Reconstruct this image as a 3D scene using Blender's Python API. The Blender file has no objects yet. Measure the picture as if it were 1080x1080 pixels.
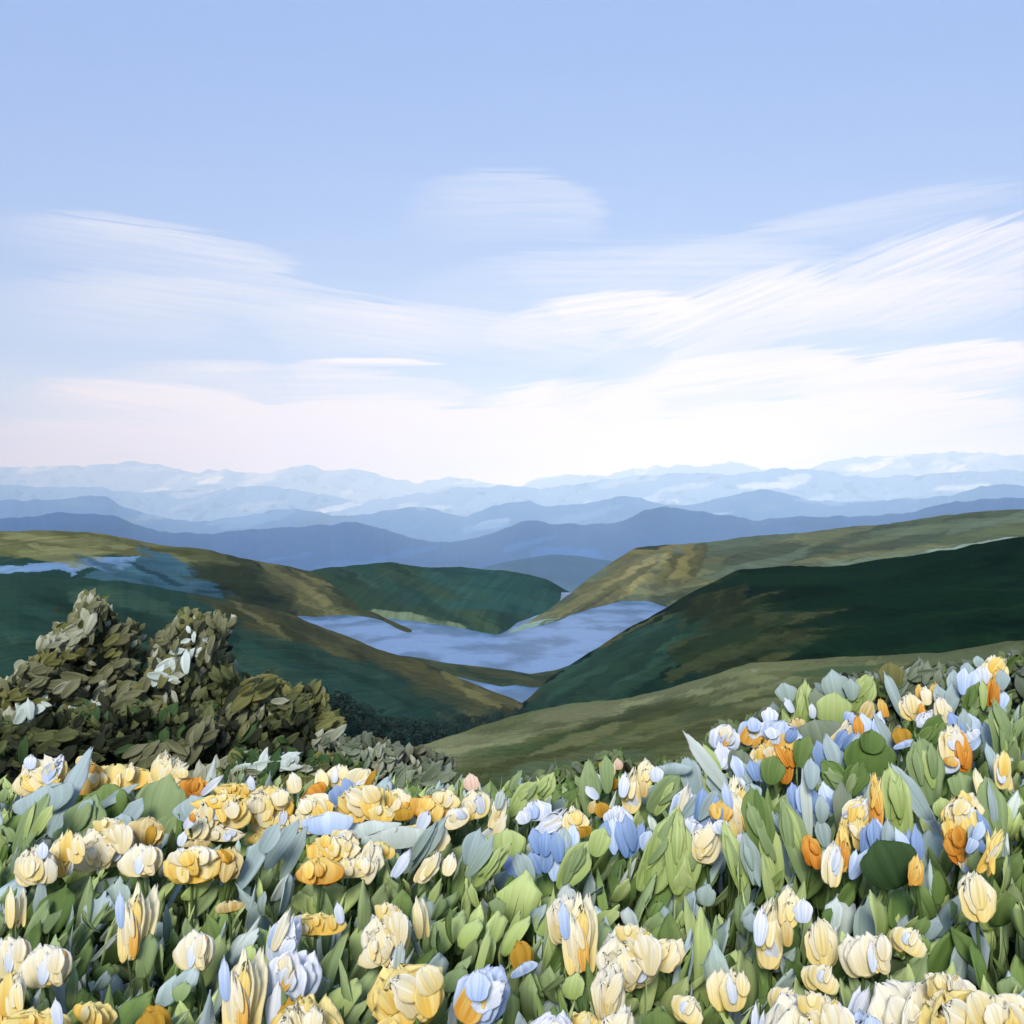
import bpy, math, random
import numpy as np
random.seed(7); rng = np.random.default_rng(7)
C = bpy.context.scene
COL = C.collection
PX = 0.466/540            # slope of one picture unit seen from the view point
EYE = 1.2                 # height of the eye above the meadow ground
K = 0.5                   # scale of the valley
def at(px, py, d):
    return np.array(((px-540)*PX*d, d, EYE-(py-540)*PX*d))
def lin(c, k=1.0):
    return tuple((((v/255)/12.92) if v/255 <= .04045 else ((v/255+.055)/1.055)**2.4)*k for v in c)
def sstep(a, b, x):
    t = np.clip((x-a)/(b-a), 0, 1); return t*t*(3-2*t)
# ------------------------------------------------------------------ noise
def _hash(ix, iy, s):
    h = (ix.astype(np.int64)*374761393 + iy.astype(np.int64)*668265263 + s*1442695041) & 0x7fffffff
    h = ((h ^ (h >> 13))*1274126177) & 0x7fffffff
    return ((h ^ (h >> 16)) & 0xffff)/65535.0
def vnoise(x, y, s=0):
    x = np.asarray(x, float); y = np.asarray(y, float)
    ix = np.floor(x); iy = np.floor(y); fx = x-ix; fy = y-iy
    fx = fx*fx*(3-2*fx); fy = fy*fy*(3-2*fy)
    a = _hash(ix, iy, s); b = _hash(ix+1, iy, s); c = _hash(ix, iy+1, s); d = _hash(ix+1, iy+1, s)
    return (a*(1-fx)+b*fx)*(1-fy)+(c*(1-fx)+d*fx)*fy
def fbm(x, y, s=0, o=4):
    t = 0; a = .5; 
    for k in range(o):
        t = t+a*(vnoise(x*2**k, y*2**k, s+k)-.5); a *= .5
    return t
# ------------------------------------------------------------------ tagging
def tag(o, label=None, cat=None, group=None, kind=None):
    if label: o['label'] = label
    if cat: o['category'] = cat
    if group: o['group'] = group
    if kind: o['kind'] = kind
    return o
def empty(name, loc):
    o = bpy.data.objects.new(name, None); COL.objects.link(o); o.location = loc; o.empty_display_size = .05
    return o
# ------------------------------------------------------------------ mesh collector
class MB:
    def __init__(s): s.v = []; s.f = []; s.c = []; s.uv = []; s.n = 0
    def add(s, v, f, c, uv=None):
        v = np.asarray(v, float); f = np.asarray(f)
        s.v.append(v); s.f.extend((f+s.n).tolist()); s.n += len(v)
        c = np.asarray(c, float)
        if c.ndim == 1: c = np.tile(c, (len(v), 1))
        s.c.append(c); s.uv.append(np.zeros((len(v), 2)) if uv is None else np.asarray(uv, float))
    def build(s, name, mat, parent=None, base=(0, 0, 0), smooth=True):
        me = bpy.data.meshes.new(name)
        v = np.concatenate(s.v)-np.asarray(base, float)
        me.from_pydata(v.tolist(), [], s.f)
        ca = me.color_attributes.new('tint', 'FLOAT_COLOR', 'POINT')
        cc = np.ones((len(v), 4)); cc[:, :3] = np.concatenate(s.c)
        ca.data.foreach_set('color', cc.ravel())
        ul = me.uv_layers.new(name='uv')
        li = np.zeros(len(me.loops), dtype=np.int32); me.loops.foreach_get('vertex_index', li)
        ul.data.foreach_set('uv', np.concatenate(s.uv)[li].ravel())
        if smooth: me.polygons.foreach_set('use_smooth', [True]*len(me.polygons))
        me.materials.append(mat); me.update()
        o = bpy.data.objects.new(name, me); COL.objects.link(o)
        if parent is not None: o.parent = parent
        else: o.location = base
        return o
def gridfaces(nr, nc):
    r, c = np.meshgrid(np.arange(nr-1), np.arange(nc-1), indexing='ij')
    a = (r*nc+c).ravel(); return np.stack([a, a+1, a+nc+1, a+nc], 1)
_facecache = {}
def dab(mb, base, R, U, N, w, h, c0, c1, cup=.15, curl=.1, rag=.08, taper=.55, streak=.25, nu=9, nv=7, mid=False):
    """a thick rounded petal or leaf: base point, axes across / along / facing, size, colours at base and tip"""
    R = np.asarray(R, float); U = np.asarray(U, float); N = np.asarray(N, float)
    u = np.linspace(-1, 1, nu); v = .5-.5*np.cos(np.pi*np.linspace(0, 1, nv))
    V, Ug = np.meshgrid(v, u, indexing='ij')
    e = 3.6
    prof = (1-np.abs(2*V-1)**e*.97)**(1/2.2)
    prof *= 1-(1-taper)*np.clip(1-V/.6, 0, 1)**1.2
    s = random.random()*100
    col_r = vnoise(np.arange(nu)*1.0+s, np.zeros(nu), 3)-.5
    tip = 1+rag*2*col_r[None, :]*V**2
    endround = 1-.16*np.abs(Ug)**2.5
    a = Ug*w/2*prof*(1+.10*(vnoise(V*4+s, Ug*0, 9)-.5)*2)
    b = V*h*tip*(1-(1-endround)*V)
    ridge = (col_r[None, :])*.018*w*np.sin(np.pi*V)+.05*w*(vnoise(V*2.2+s, Ug*1.6+s, 12)-.5)
    d = -cup*w*(1-(Ug*prof)**2)*-1*0+cup*w*((Ug*prof)**2-.3)+curl*h*(V-.45)**2*-2+ridge
    P = np.asarray(base)+a[..., None]*R+b[..., None]*U+d[..., None]*N
    th = max(min(.05*w, .0035), .0008) if w < .6 else .02
    Q = P-N*th
    g = V**.9+streak*2*col_r[None, :]+.12*(vnoise(V*3+s, Ug*3+s, 5)-.5)
    g = np.clip(g, 0, 1)[..., None]
    cc = np.asarray(c0)*(1-g)+np.asarray(c1)*g
    cc = cc*(1+.22*(vnoise(np.arange(nu)*1.7+s, np.zeros(nu), 8)-.5))[None, :, None]
    if mid: cc = cc*(1-.25*np.exp(-(Ug/.12)**2))[..., None]
    key = (nv, nu)
    if key not in _facecache:
        F = gridfaces(nv, nu); n = nv*nu
        G = F[:, ::-1]+n
        loop = list(range(nu))+[k*nu+nu-1 for k in range(1, nv)]+[(nv-1)*nu+k for k in range(nu-2, -1, -1)]+[k*nu for k in range(nv-2, 0, -1)]
        S = [[loop[(i+1) % len(loop)], loop[i], loop[i]+n, loop[(i+1) % len(loop)]+n] for i in range(len(loop))]
        _facecache[key] = np.concatenate([F, G, np.array(S)])
    uv = np.stack([Ug*w*10+s, V*h*3], -1).reshape(-1, 2)
    mb.add(np.concatenate([P.reshape(-1, 3), Q.reshape(-1, 3)]), _facecache[key],
           np.concatenate([cc.reshape(-1, 3)]*2), np.concatenate([uv, uv]))
def tube(mb, pts, r0, r1, c, n=6):
    pts = [np.asarray(p, float) for p in pts]; V = []
    for i, p in enumerate(pts):
        t = pts[min(i+1, len(pts)-1)]-pts[max(i-1, 0)]; t /= np.linalg.norm(t)+1e-9
        x = np.cross(t, (0.3, 1, .1)); x /= np.linalg.norm(x)+1e-9; y = np.cross(t, x)
        r = r0+(r1-r0)*i/(len(pts)-1)
        for k in range(n):
            a = 2*math.pi*k/n; V.append(p+r*(math.cos(a)*x+math.sin(a)*y))
    F = []
    for i in range(len(pts)-1):
        for k in range(n):
            F.append([i*n+k, i*n+(k+1) % n, (i+1)*n+(k+1) % n, (i+1)*n+k])
    mb.add(V, F, c, [[k % n, k//n] for k in range(len(V))])
# ------------------------------------------------------------------ materials
class NT:
    def __init__(s, tree): s.t = tree; s.n = tree.nodes; s.l = tree.links
    def node(s, typ, **kw):
        nd = s.n.new(typ)
        for k, v in kw.items():
            if k.startswith('i_'):
                nd.inputs[k[2:].replace('_', ' ')].default_value = v
            else: setattr(nd, k, v)
        return nd
    def link(s, a, b): s.l.new(a, b)
    def math(s, op, a, b=None, clamp=False):
        nd = s.n.new('ShaderNodeMath'); nd.operation = op; nd.use_clamp = clamp
        for i, x in enumerate((a, b)):
            if x is None: continue
            if isinstance(x, (int, float)): nd.inputs[i].default_value = x
            else: s.l.new(x, nd.inputs[i])
        return nd.outputs[0]
def newmat(name):
    m = bpy.data.materials.new(name); m.use_nodes = True
    t = NT(m.node_tree); p = m.node_tree.nodes['Principled BSDF']
    return m, t, p
def tint_mat(name, rough=.6, streak=(6, .8), amt=.35, bump=.3, dist=.002, spec=.3, trans=0.0):
    m, t, p = newmat(name)
    a = t.node('ShaderNodeAttribute', attribute_name='tint')
    uv = t.node('ShaderNodeUVMap', uv_map='uv')
    mp = t.node('ShaderNodeMapping'); mp.inputs['Scale'].default_value = (streak[0], streak[1], 1)
    t.link(uv.outputs[0], mp.inputs[0])
    n = t.node('ShaderNodeTexNoise', i_Scale=1.0, i_Detail=5.0, i_Roughness=.65)
    t.link(mp.outputs[0], n.inputs['Vector'])
    f = t.math('ADD', t.math('MULTIPLY', t.math('SUBTRACT', n.outputs[0], .5), amt*2), 1.0)
    mx = t.node('ShaderNodeVectorMath', operation='SCALE')
    t.link(a.outputs['Color'], mx.inputs[0]); t.link(f, mx.inputs['Scale'])
    t.link(mx.outputs[0], p.inputs['Base Color'])
    p.inputs['Roughness'].default_value = rough
    p.inputs['Specular IOR Level'].default_value = spec
    b = t.node('ShaderNodeBump', i_Strength=bump, i_Distance=dist)
    t.link(n.outputs[0], b.inputs['Height']); t.link(b.outputs[0], p.inputs['Normal'])
    if trans:
        tr = t.node('ShaderNodeBsdfTranslucent'); t.link(mx.outputs[0], tr.inputs[0])
        ms = t.node('ShaderNodeMixShader'); ms.inputs[0].default_value = trans
        t.link(p.outputs[0], ms.inputs[1]); t.link(tr.outputs[0], ms.inputs[2])
        t.link(ms.outputs[0], m.node_tree.nodes['Material Output'].inputs[0])
    return m
M_petal = tint_mat('petal', .65, (13, .8), .36, .5, .002, .15, .32)
M_leaf = tint_mat('leaf', .65, (9, .7), .36, .5, .002, .15, .25)
M_stem = tint_mat('stem', .6, (1, 1), .15, .1)
M_hill = tint_mat('hill_cover_shade', 1.0, (.55, .8), .62, .6, .5, .0)
M_far = tint_mat('far_ridge', .95, (.7, 1.0), .4, .2, 5, .05)
M_tree = tint_mat('tree_leaf', .7, (1, 1), .3, .2)
M_soil = tint_mat('meadow_soil', .9, (8, 8), .5, .6, .02)

m, t, p = newmat('lake_water')
p.inputs['Roughness'].default_value = .35; p.inputs['Specular IOR Level'].default_value = .16
p.inputs['IOR'].default_value = 1.33
g = t.node('ShaderNodeNewGeometry')
mp = t.node('ShaderNodeMapping'); mp.inputs['Scale'].default_value = (.06, .03, .05); t.link(g.outputs['Position'], mp.inputs[0])
n = t.node('ShaderNodeTexNoise', i_Scale=1.0, i_Detail=5.0); t.link(mp.outputs[0], n.inputs['Vector'])
b = t.node('ShaderNodeBump', i_Strength=.5, i_Distance=1.5); t.link(n.outputs[0], b.inputs['Height']); t.link(b.outputs[0], p.inputs['Normal'])
cr = t.node('ShaderNodeValToRGB'); cr.color_ramp.elements[0].position = .42; cr.color_ramp.elements[1].position = .56
cr.color_ramp.elements[0].color = (.05, .13, .22, 1); cr.color_ramp.elements[1].color = (.15, .27, .43, 1)
t.link(n.outputs[0], cr.inputs[0]); t.link(cr.outputs[0], p.inputs['Base Color'])
M_water = m
# ------------------------------------------------------------------ hills
ALB = .70
def inpoly(poly, x, y):
    r = np.zeros(x.shape, bool); n = len(poly)
    for i in range(n):
        x0, y0 = poly[i]; x1, y1 = poly[(i+1) % n]
        if y0 == y1: continue
        c = ((y0 > y) != (y1 > y)) & (x < (x1-x0)*(y-y0)/(y1-y0)+x0)
        r ^= c
    return r
def interp3(pts, x):
    pts = sorted(pts); a = np.array(pts, float)
    out = []
    for k in (1, 2):
        y = np.interp(x, a[:, 0], a[:, k])
        out.append(y)
    return out
def smooth1(y, k):
    if k < 2: return y
    w = np.hanning(k+2)[1:-1]; w /= w.sum()
    return np.convolve(np.pad(y, (k, k), mode='edge'), w, 'same')[k:-k]
def hill(name, crest, bottom, base, patches=(), strokes=(), mat=None, rows=110, step=2.0, relief=.02, rscale=40., bow=1.5,
         jag=1.2, bjag=0., smooth=9, seed=1, k=K, lum=1.0, wear=(9, 3), xr=(-420, 1500), back=.5, fade=0.0, jagf=18.):
    xs = np.concatenate([np.arange(xr[0], -20, 12.), np.arange(-20, 1100, step), np.arange(1100, xr[1]+1, 12.)])
    yc, dc = interp3(crest, xs); yb, db = interp3(bottom, xs)
    yc = smooth1(yc, smooth); dc = smooth1(dc, 31); yb = smooth1(yb, smooth); db = smooth1(db, 9)
    yc = yc+jag*2.2*fbm(xs/jagf, xs*0, seed, 4)
    yb = yb+bjag*2*fbm(xs/14, xs*0, seed+7, 4)
    yb = np.maximum(yb, yc+.5)
    dc = dc*k; db = db*k
    tt = np.linspace(0, 1, rows)
    T, X = np.meshgrid(tt, xs, indexing='ij')
    Y = yb+(yc-yb)*T
    S = T**bow
    D = 1/((1-S)/db+S/dc)
    D = D*(1+relief*2*fbm(X/rscale, Y/rscale*1.6, seed+20, 5)*np.clip(1-np.abs(T-.5)*0, 0, 1))
    P = np.stack([(X-540)*PX*D, D, EYE-(Y-540)*PX*D], -1)
    # cover colours; vegetation zones also carry painted slope shade and lit tops
    wx = X+wear[0]*2*fbm(X/26, Y/5, seed+40, 4); wy = Y+wear[1]*2*fbm(X/20, Y/4, seed+50, 4)
    cov = np.tile(np.array(lin(base, ALB)), X.shape+(1,))
    for poly, c in patches:
        msk = inpoly(poly, wx, wy); cov[msk] = lin(c, ALB)
    R = random.Random(seed)
    for (poly, cnt, ang, sw, sh, cols) in strokes:
        a = np.array(poly); lo = a.min(0); hi = a.max(0); done = 0; tries = 0
        while done < cnt and tries < cnt*20:
            tries += 1
            cx = R.uniform(lo[0], hi[0]); cy = R.uniform(lo[1], hi[1])
            if not inpoly(poly, np.array([cx]), np.array([cy]))[0]: continue
            an = math.radians(ang+R.uniform(-9, 9)); w = sw*1.25*R.uniform(.5, 1.4); h = sh*1.35*R.uniform(.5, 1.4)
            lx = ((wx-cx)*math.cos(an)-(wy-cy)*math.sin(an))/w; ly = ((wx-cx)*math.sin(an)+(wy-cy)*math.cos(an))/h
            f = np.clip((1-(lx**4+ly**2)+(vnoise(lx*2+cx, ly*7, seed)-.5)*.9)*3, 0, 1)*R.uniform(.45, .95)
            cc = np.array(lin(R.choice(cols), ALB))*R.uniform(.6, 1.45); cov = cov*(1-f[..., None])+cc*f[..., None]; done += 1
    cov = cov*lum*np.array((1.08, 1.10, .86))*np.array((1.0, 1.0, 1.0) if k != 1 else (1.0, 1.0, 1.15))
    # ridge: back slope and a skirt below
    bk = []
    for q in range(1, 9):
        f = q/8*back
        Db = dc*(1+f); z = P[-1, :, 2]-dc*PX*(np.maximum(yc-540, 0)*f+50*(1.2*f+2.2*f*f))
        bk.append(np.stack([P[-1, :, 0]*(Db/D[-1]), Db, z], -1))
    sk = []
    for q in (2, 1):
        Ds = D[0]*(1-.04*q); sk.append(np.stack([(X[0]-540)*PX*Ds, Ds, P[0, :, 2]-db*PX*40*q], -1))
    P = np.concatenate([np.array(sk), P, np.array(bk)])
    cov = np.concatenate([cov[:1]]*2+[cov]+[cov[-1:]]*8)
    dd = np.linalg.norm(np.diff(P, axis=0), axis=-1).mean(1); arc = np.concatenate([[0], np.cumsum(dd)])
    dm = D.mean(); hpx = np.abs(yb-yc).mean()
    U = (P[..., 0]/(dm*PX))/14.; Vv = (np.repeat((arc/arc[rows+1]*hpx)[:, None], len(xs), 1))/2.2
    ang = math.radians(-fade); U2 = U*math.cos(ang)*1-Vv*.16*math.sin(ang); V2 = U*6.3*math.sin(ang)+Vv*math.cos(ang)
    mb = MB(); mb.add(P.reshape(-1, 3), gridfaces(P.shape[0], P.shape[1]), cov.reshape(-1, 3), np.stack([U2, V2], -1).reshape(-1, 2))
    o = mb.build(name, mat or M_hill)
    tag(o, kind='structure'); return o

def onlake(pts, f): return [(x, y, f*104/((y-540)*PX)) for x, y in pts]
def prof(pts, d): return [(x, y, d) for x, y in pts]
# far mountains, one ridge behind another, haze blue painted into their base colours
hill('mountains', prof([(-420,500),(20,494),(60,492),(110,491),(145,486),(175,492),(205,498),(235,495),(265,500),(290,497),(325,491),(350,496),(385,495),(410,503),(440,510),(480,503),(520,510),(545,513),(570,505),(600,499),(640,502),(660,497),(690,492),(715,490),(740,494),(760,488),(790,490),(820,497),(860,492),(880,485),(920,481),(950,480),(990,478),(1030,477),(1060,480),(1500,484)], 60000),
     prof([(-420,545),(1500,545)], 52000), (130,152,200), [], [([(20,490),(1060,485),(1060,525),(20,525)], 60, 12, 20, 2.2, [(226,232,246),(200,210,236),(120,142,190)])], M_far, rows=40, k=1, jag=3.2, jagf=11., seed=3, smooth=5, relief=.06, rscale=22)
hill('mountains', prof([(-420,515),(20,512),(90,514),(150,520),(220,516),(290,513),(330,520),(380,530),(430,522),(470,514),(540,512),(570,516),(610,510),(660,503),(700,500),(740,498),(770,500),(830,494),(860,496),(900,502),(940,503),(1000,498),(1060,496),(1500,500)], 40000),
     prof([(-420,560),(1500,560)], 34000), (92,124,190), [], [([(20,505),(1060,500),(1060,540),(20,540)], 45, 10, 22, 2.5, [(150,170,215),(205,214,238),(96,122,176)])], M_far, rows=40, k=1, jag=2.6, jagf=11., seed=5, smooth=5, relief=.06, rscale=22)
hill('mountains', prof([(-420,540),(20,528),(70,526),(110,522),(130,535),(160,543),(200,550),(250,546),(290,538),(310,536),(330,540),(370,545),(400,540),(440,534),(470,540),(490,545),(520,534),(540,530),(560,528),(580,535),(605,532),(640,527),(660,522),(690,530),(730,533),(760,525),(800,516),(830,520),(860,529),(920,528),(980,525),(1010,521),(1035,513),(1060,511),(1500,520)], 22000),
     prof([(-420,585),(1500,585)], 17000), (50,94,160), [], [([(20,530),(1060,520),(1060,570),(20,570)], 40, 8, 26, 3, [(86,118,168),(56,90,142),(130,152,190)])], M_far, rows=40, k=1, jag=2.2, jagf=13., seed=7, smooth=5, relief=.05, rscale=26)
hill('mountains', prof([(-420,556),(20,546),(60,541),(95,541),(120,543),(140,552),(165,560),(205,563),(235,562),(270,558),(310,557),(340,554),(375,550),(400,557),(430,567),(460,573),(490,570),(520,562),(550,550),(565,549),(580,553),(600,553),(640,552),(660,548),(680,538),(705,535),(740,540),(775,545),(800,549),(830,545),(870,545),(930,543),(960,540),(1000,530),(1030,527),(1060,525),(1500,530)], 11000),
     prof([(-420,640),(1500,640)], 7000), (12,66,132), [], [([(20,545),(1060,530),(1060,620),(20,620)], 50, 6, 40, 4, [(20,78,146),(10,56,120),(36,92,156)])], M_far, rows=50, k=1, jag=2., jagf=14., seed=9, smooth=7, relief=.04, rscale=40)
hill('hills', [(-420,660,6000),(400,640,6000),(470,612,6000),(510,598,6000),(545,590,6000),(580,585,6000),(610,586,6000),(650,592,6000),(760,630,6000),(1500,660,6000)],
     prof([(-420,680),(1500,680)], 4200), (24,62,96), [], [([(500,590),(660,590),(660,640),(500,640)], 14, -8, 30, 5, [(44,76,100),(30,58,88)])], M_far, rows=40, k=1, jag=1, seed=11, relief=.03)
# the dark round hill at the head of the valley
hill('hills', [(-420,660,1520),(200,650,1520),(290,612,1520),(330,601,1520),(360,597,1520),(410,593,1520),(450,598,1520),(480,598,1520),(530,602,1520),(560,606,1520),(580,613,1520),(597,622,1520),(640,650,1520),(1500,680,1520)],
     onlake([(-420,640),(330,641),(395,648),(430,652),(470,658),(500,663),(525,668)], .985)+[(548,670,1005),(585,669,1060),(1500,669,1060)], (46,74,62), [([(320,590),(470,590),(520,660),(420,660),(330,625)], (50,72,52)), ([(392,642),(430,647),(480,656),(530,664),(530,675),(470,664),(392,654)], (120,136,112))],
     [([(330,600),(600,620),(530,668),(430,640)], 60, -28, 40, 4, [(42,72,62),(52,82,74),(40,60,44),(58,78,58)]), ([(470,600),(590,612),(600,640),(520,650)], 20, -10, 34, 4, [(48,84,78),(44,78,72)])], rows=90, seed=13, bjag=2.5, relief=.008, bow=1.5, fade=20)
# the hill on one side of the lake
hill('hills', [(-420,566,900),(20,560,900),(60,559,900),(110,563,920),(140,568,950),(170,575,980),(220,580,1050),(260,590,1150),(300,597,1250),(333,603,1270),(355,620,1210),(374,637,1130),(400,649,1080),(430,662,980),(470,680,900),(560,710,880),(700,760,800),(1500,800,700)],
     [(-420,640,550),(20,640,550),(150,650,640),(260,655,900),(310,649,1106),(350,650,1096),(380,651,1086),(400,654,1050),(430,668,950),(470,684,880),(560,714,860),(700,765,750),(1500,805,600)],
     (72,76,48),
     [([(-420,575),(20,583),(120,584),(200,588),(235,600),(235,650),(-420,650)], (48,76,70)),
      ([(-420,555),(20,558),(110,560),(170,573),(240,585),(250,598),(205,592),(140,586),(20,588),(-420,585)], (104,104,66)),  # lit hilltop put into the colour as an olive band
      ([(88,608),(115,598),(148,586),(190,589),(212,605),(233,622),(226,632),(170,622),(118,615)], (78,112,132)),
      ([(-420,602),(20,597),(70,591),(110,588),(143,587),(139,596),(126,606),(112,603),(95,598),(78,607),(62,601),(20,604),(-420,612)], (132,164,210)),
      ([(214,598),(255,598),(302,606),(308,622),(292,636),(255,634),(228,614)], (60,66,40)),
      ([(308,600),(372,622),(440,648),(400,648),(330,625)], (118,112,72)),
      ([(262,592),(302,602),(306,612),(290,606)], (40,48,30))],
     [([(20,560),(130,565),(230,585),(130,582),(20,585)], 36, -5, 46, 3, [(130,126,84),(92,94,56),(112,112,74),(142,140,98)]),
      ([(110,600),(190,592),(225,622),(160,615)], 12, -22, 30, 4, [(70,104,122),(88,122,142)]),
      ([(220,600),(300,606),(290,632),(240,628)], 26, -12, 30, 3, [(72,78,48),(50,56,34),(66,70,42)]),
      ([(300,604),(430,650),(480,664),(380,648),(310,640)], 46, -24, 34, 4, [(84,84,54),(104,100,64),(62,72,48),(138,130,88)])],
     rows=120, seed=17, relief=.02, fade=14)
# the broad hill on the other side
hill('hills', [(-420,800,700),(350,740,800),(480,686,900),(520,667,970),(560,652,1080),(590,635,1250),(620,610,1400),(650,590,1480),(670,577,1500),(700,575,1500),(745,572,1500),(800,565,1500),(850,562,1500),(900,555,1500),(950,551,1500),(1000,543,1500),(1060,538,1500),(1500,520,1500)],
     [(-420,805,600),(350,745,700),(480,690,860),(520,673,906),(560,663,980),(590,655,1048),(626,641,1195),(655,634,1280),(683,633,1295),(720,640,1150),(760,640,1050),(1060,610,800),(1500,600,700)],
     (94,100,78),
     [([(590,640),(650,588),(672,574),(750,570),(835,562),(800,572),(740,585),(700,598),(640,625),(600,650)], (122,112,72)),
      ([(655,580),(672,574),(712,573),(690,580)], (52,62,44)),
      ([(560,655),(600,640),(640,612),(690,596),(650,630),(610,650)], (104,102,74)),
      ([(850,598),(930,588),(1060,568),(1500,540),(1500,552),(1060,574),(930,594)], (150,166,156)),
      ([(528,664),(580,644),(626,630),(640,634),(600,652),(535,676)], (146,168,158)),
      ([(918,566),(950,558),(962,566),(945,576),(925,575)], (104,122,104)),
      ([(640,652),(668,634),(686,630),(684,640),(660,652)], (110,146,186))],
     [([(600,640),(680,580),(1060,545),(1060,568),(850,596),(700,640),(640,650)], 120, 9, 70, 3.5, [(106,108,80),(84,92,76),(98,108,90),(116,112,78),(90,96,70)]),
      ([(690,590),(740,580),(735,600),(700,606)], 14, 68, 14, 4, [(122,112,66),(96,92,56)]),
      ([(590,645),(650,600),(690,590),(640,640)], 26, 36, 32, 3, [(138,128,88),(100,98,66)])],
     rows=110, seed=19, lum=1.2, bjag=3., relief=.02, fade=-8)
# spit of land in front of the lake
hill('hills', onlake([(-420,690),(380,690),(430,692),(470,699),(500,702),(530,706),(560,711),(590,706),(620,693),(650,675),(700,645),(1500,640)], .955),
     onlake([(-420,706),(430,704),(475,709),(500,715),(530,721),(545,719),(560,722),(600,720),(1500,720)], .985),
     (66,76,58), [([(560,700),(700,640),(700,655),(600,715)], (40,56,42))], [([(440,695),(620,695),(600,718),(480,712)], 20, -10, 26, 2.5, [(82,86,62),(50,62,48)])], rows=40, seed=23, relief=.003, bow=1.0)
# near spurs that fall to the stream
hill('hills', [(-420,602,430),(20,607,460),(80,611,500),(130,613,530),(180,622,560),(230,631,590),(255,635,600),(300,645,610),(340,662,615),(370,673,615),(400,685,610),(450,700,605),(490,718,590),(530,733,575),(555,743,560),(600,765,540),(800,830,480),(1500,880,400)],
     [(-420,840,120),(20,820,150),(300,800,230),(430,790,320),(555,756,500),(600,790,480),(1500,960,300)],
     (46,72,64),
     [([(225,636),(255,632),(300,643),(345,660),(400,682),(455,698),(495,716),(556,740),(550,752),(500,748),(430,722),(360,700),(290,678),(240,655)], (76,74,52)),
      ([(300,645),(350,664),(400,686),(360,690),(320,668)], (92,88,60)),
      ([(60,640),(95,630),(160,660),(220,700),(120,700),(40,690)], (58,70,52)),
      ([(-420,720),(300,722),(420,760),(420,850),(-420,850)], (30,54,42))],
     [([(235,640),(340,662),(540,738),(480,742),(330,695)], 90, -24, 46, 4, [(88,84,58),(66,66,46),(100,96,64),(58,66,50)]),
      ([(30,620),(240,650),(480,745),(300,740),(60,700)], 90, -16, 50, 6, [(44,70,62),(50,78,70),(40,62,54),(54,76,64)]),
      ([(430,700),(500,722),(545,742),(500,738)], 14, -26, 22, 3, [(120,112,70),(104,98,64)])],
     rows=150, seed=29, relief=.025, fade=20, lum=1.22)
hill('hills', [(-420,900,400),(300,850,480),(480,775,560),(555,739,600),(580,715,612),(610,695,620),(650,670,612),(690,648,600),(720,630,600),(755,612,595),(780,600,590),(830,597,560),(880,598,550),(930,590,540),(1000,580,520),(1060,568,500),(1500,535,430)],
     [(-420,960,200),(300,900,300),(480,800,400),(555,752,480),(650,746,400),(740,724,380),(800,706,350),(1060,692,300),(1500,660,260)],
     (20,38,29),  # dark slope shade painted in as this green
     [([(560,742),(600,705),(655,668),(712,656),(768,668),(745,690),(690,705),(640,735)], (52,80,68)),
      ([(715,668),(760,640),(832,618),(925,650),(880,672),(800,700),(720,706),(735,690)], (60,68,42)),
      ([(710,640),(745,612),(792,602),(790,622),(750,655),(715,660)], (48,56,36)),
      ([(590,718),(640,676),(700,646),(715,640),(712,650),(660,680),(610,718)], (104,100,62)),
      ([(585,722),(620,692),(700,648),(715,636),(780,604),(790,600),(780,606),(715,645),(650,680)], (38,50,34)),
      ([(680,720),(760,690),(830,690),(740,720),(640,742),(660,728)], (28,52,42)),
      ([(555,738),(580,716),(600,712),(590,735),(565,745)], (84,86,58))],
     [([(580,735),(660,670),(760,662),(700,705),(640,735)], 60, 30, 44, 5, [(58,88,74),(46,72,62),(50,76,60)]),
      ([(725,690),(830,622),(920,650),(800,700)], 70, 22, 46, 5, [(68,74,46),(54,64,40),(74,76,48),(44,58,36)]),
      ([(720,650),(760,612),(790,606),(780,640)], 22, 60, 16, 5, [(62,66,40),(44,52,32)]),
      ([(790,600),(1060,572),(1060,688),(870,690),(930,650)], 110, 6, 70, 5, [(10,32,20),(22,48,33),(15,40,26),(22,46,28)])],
     rows=140, seed=31, relief=.025, fade=-14, lum=.9)
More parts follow.
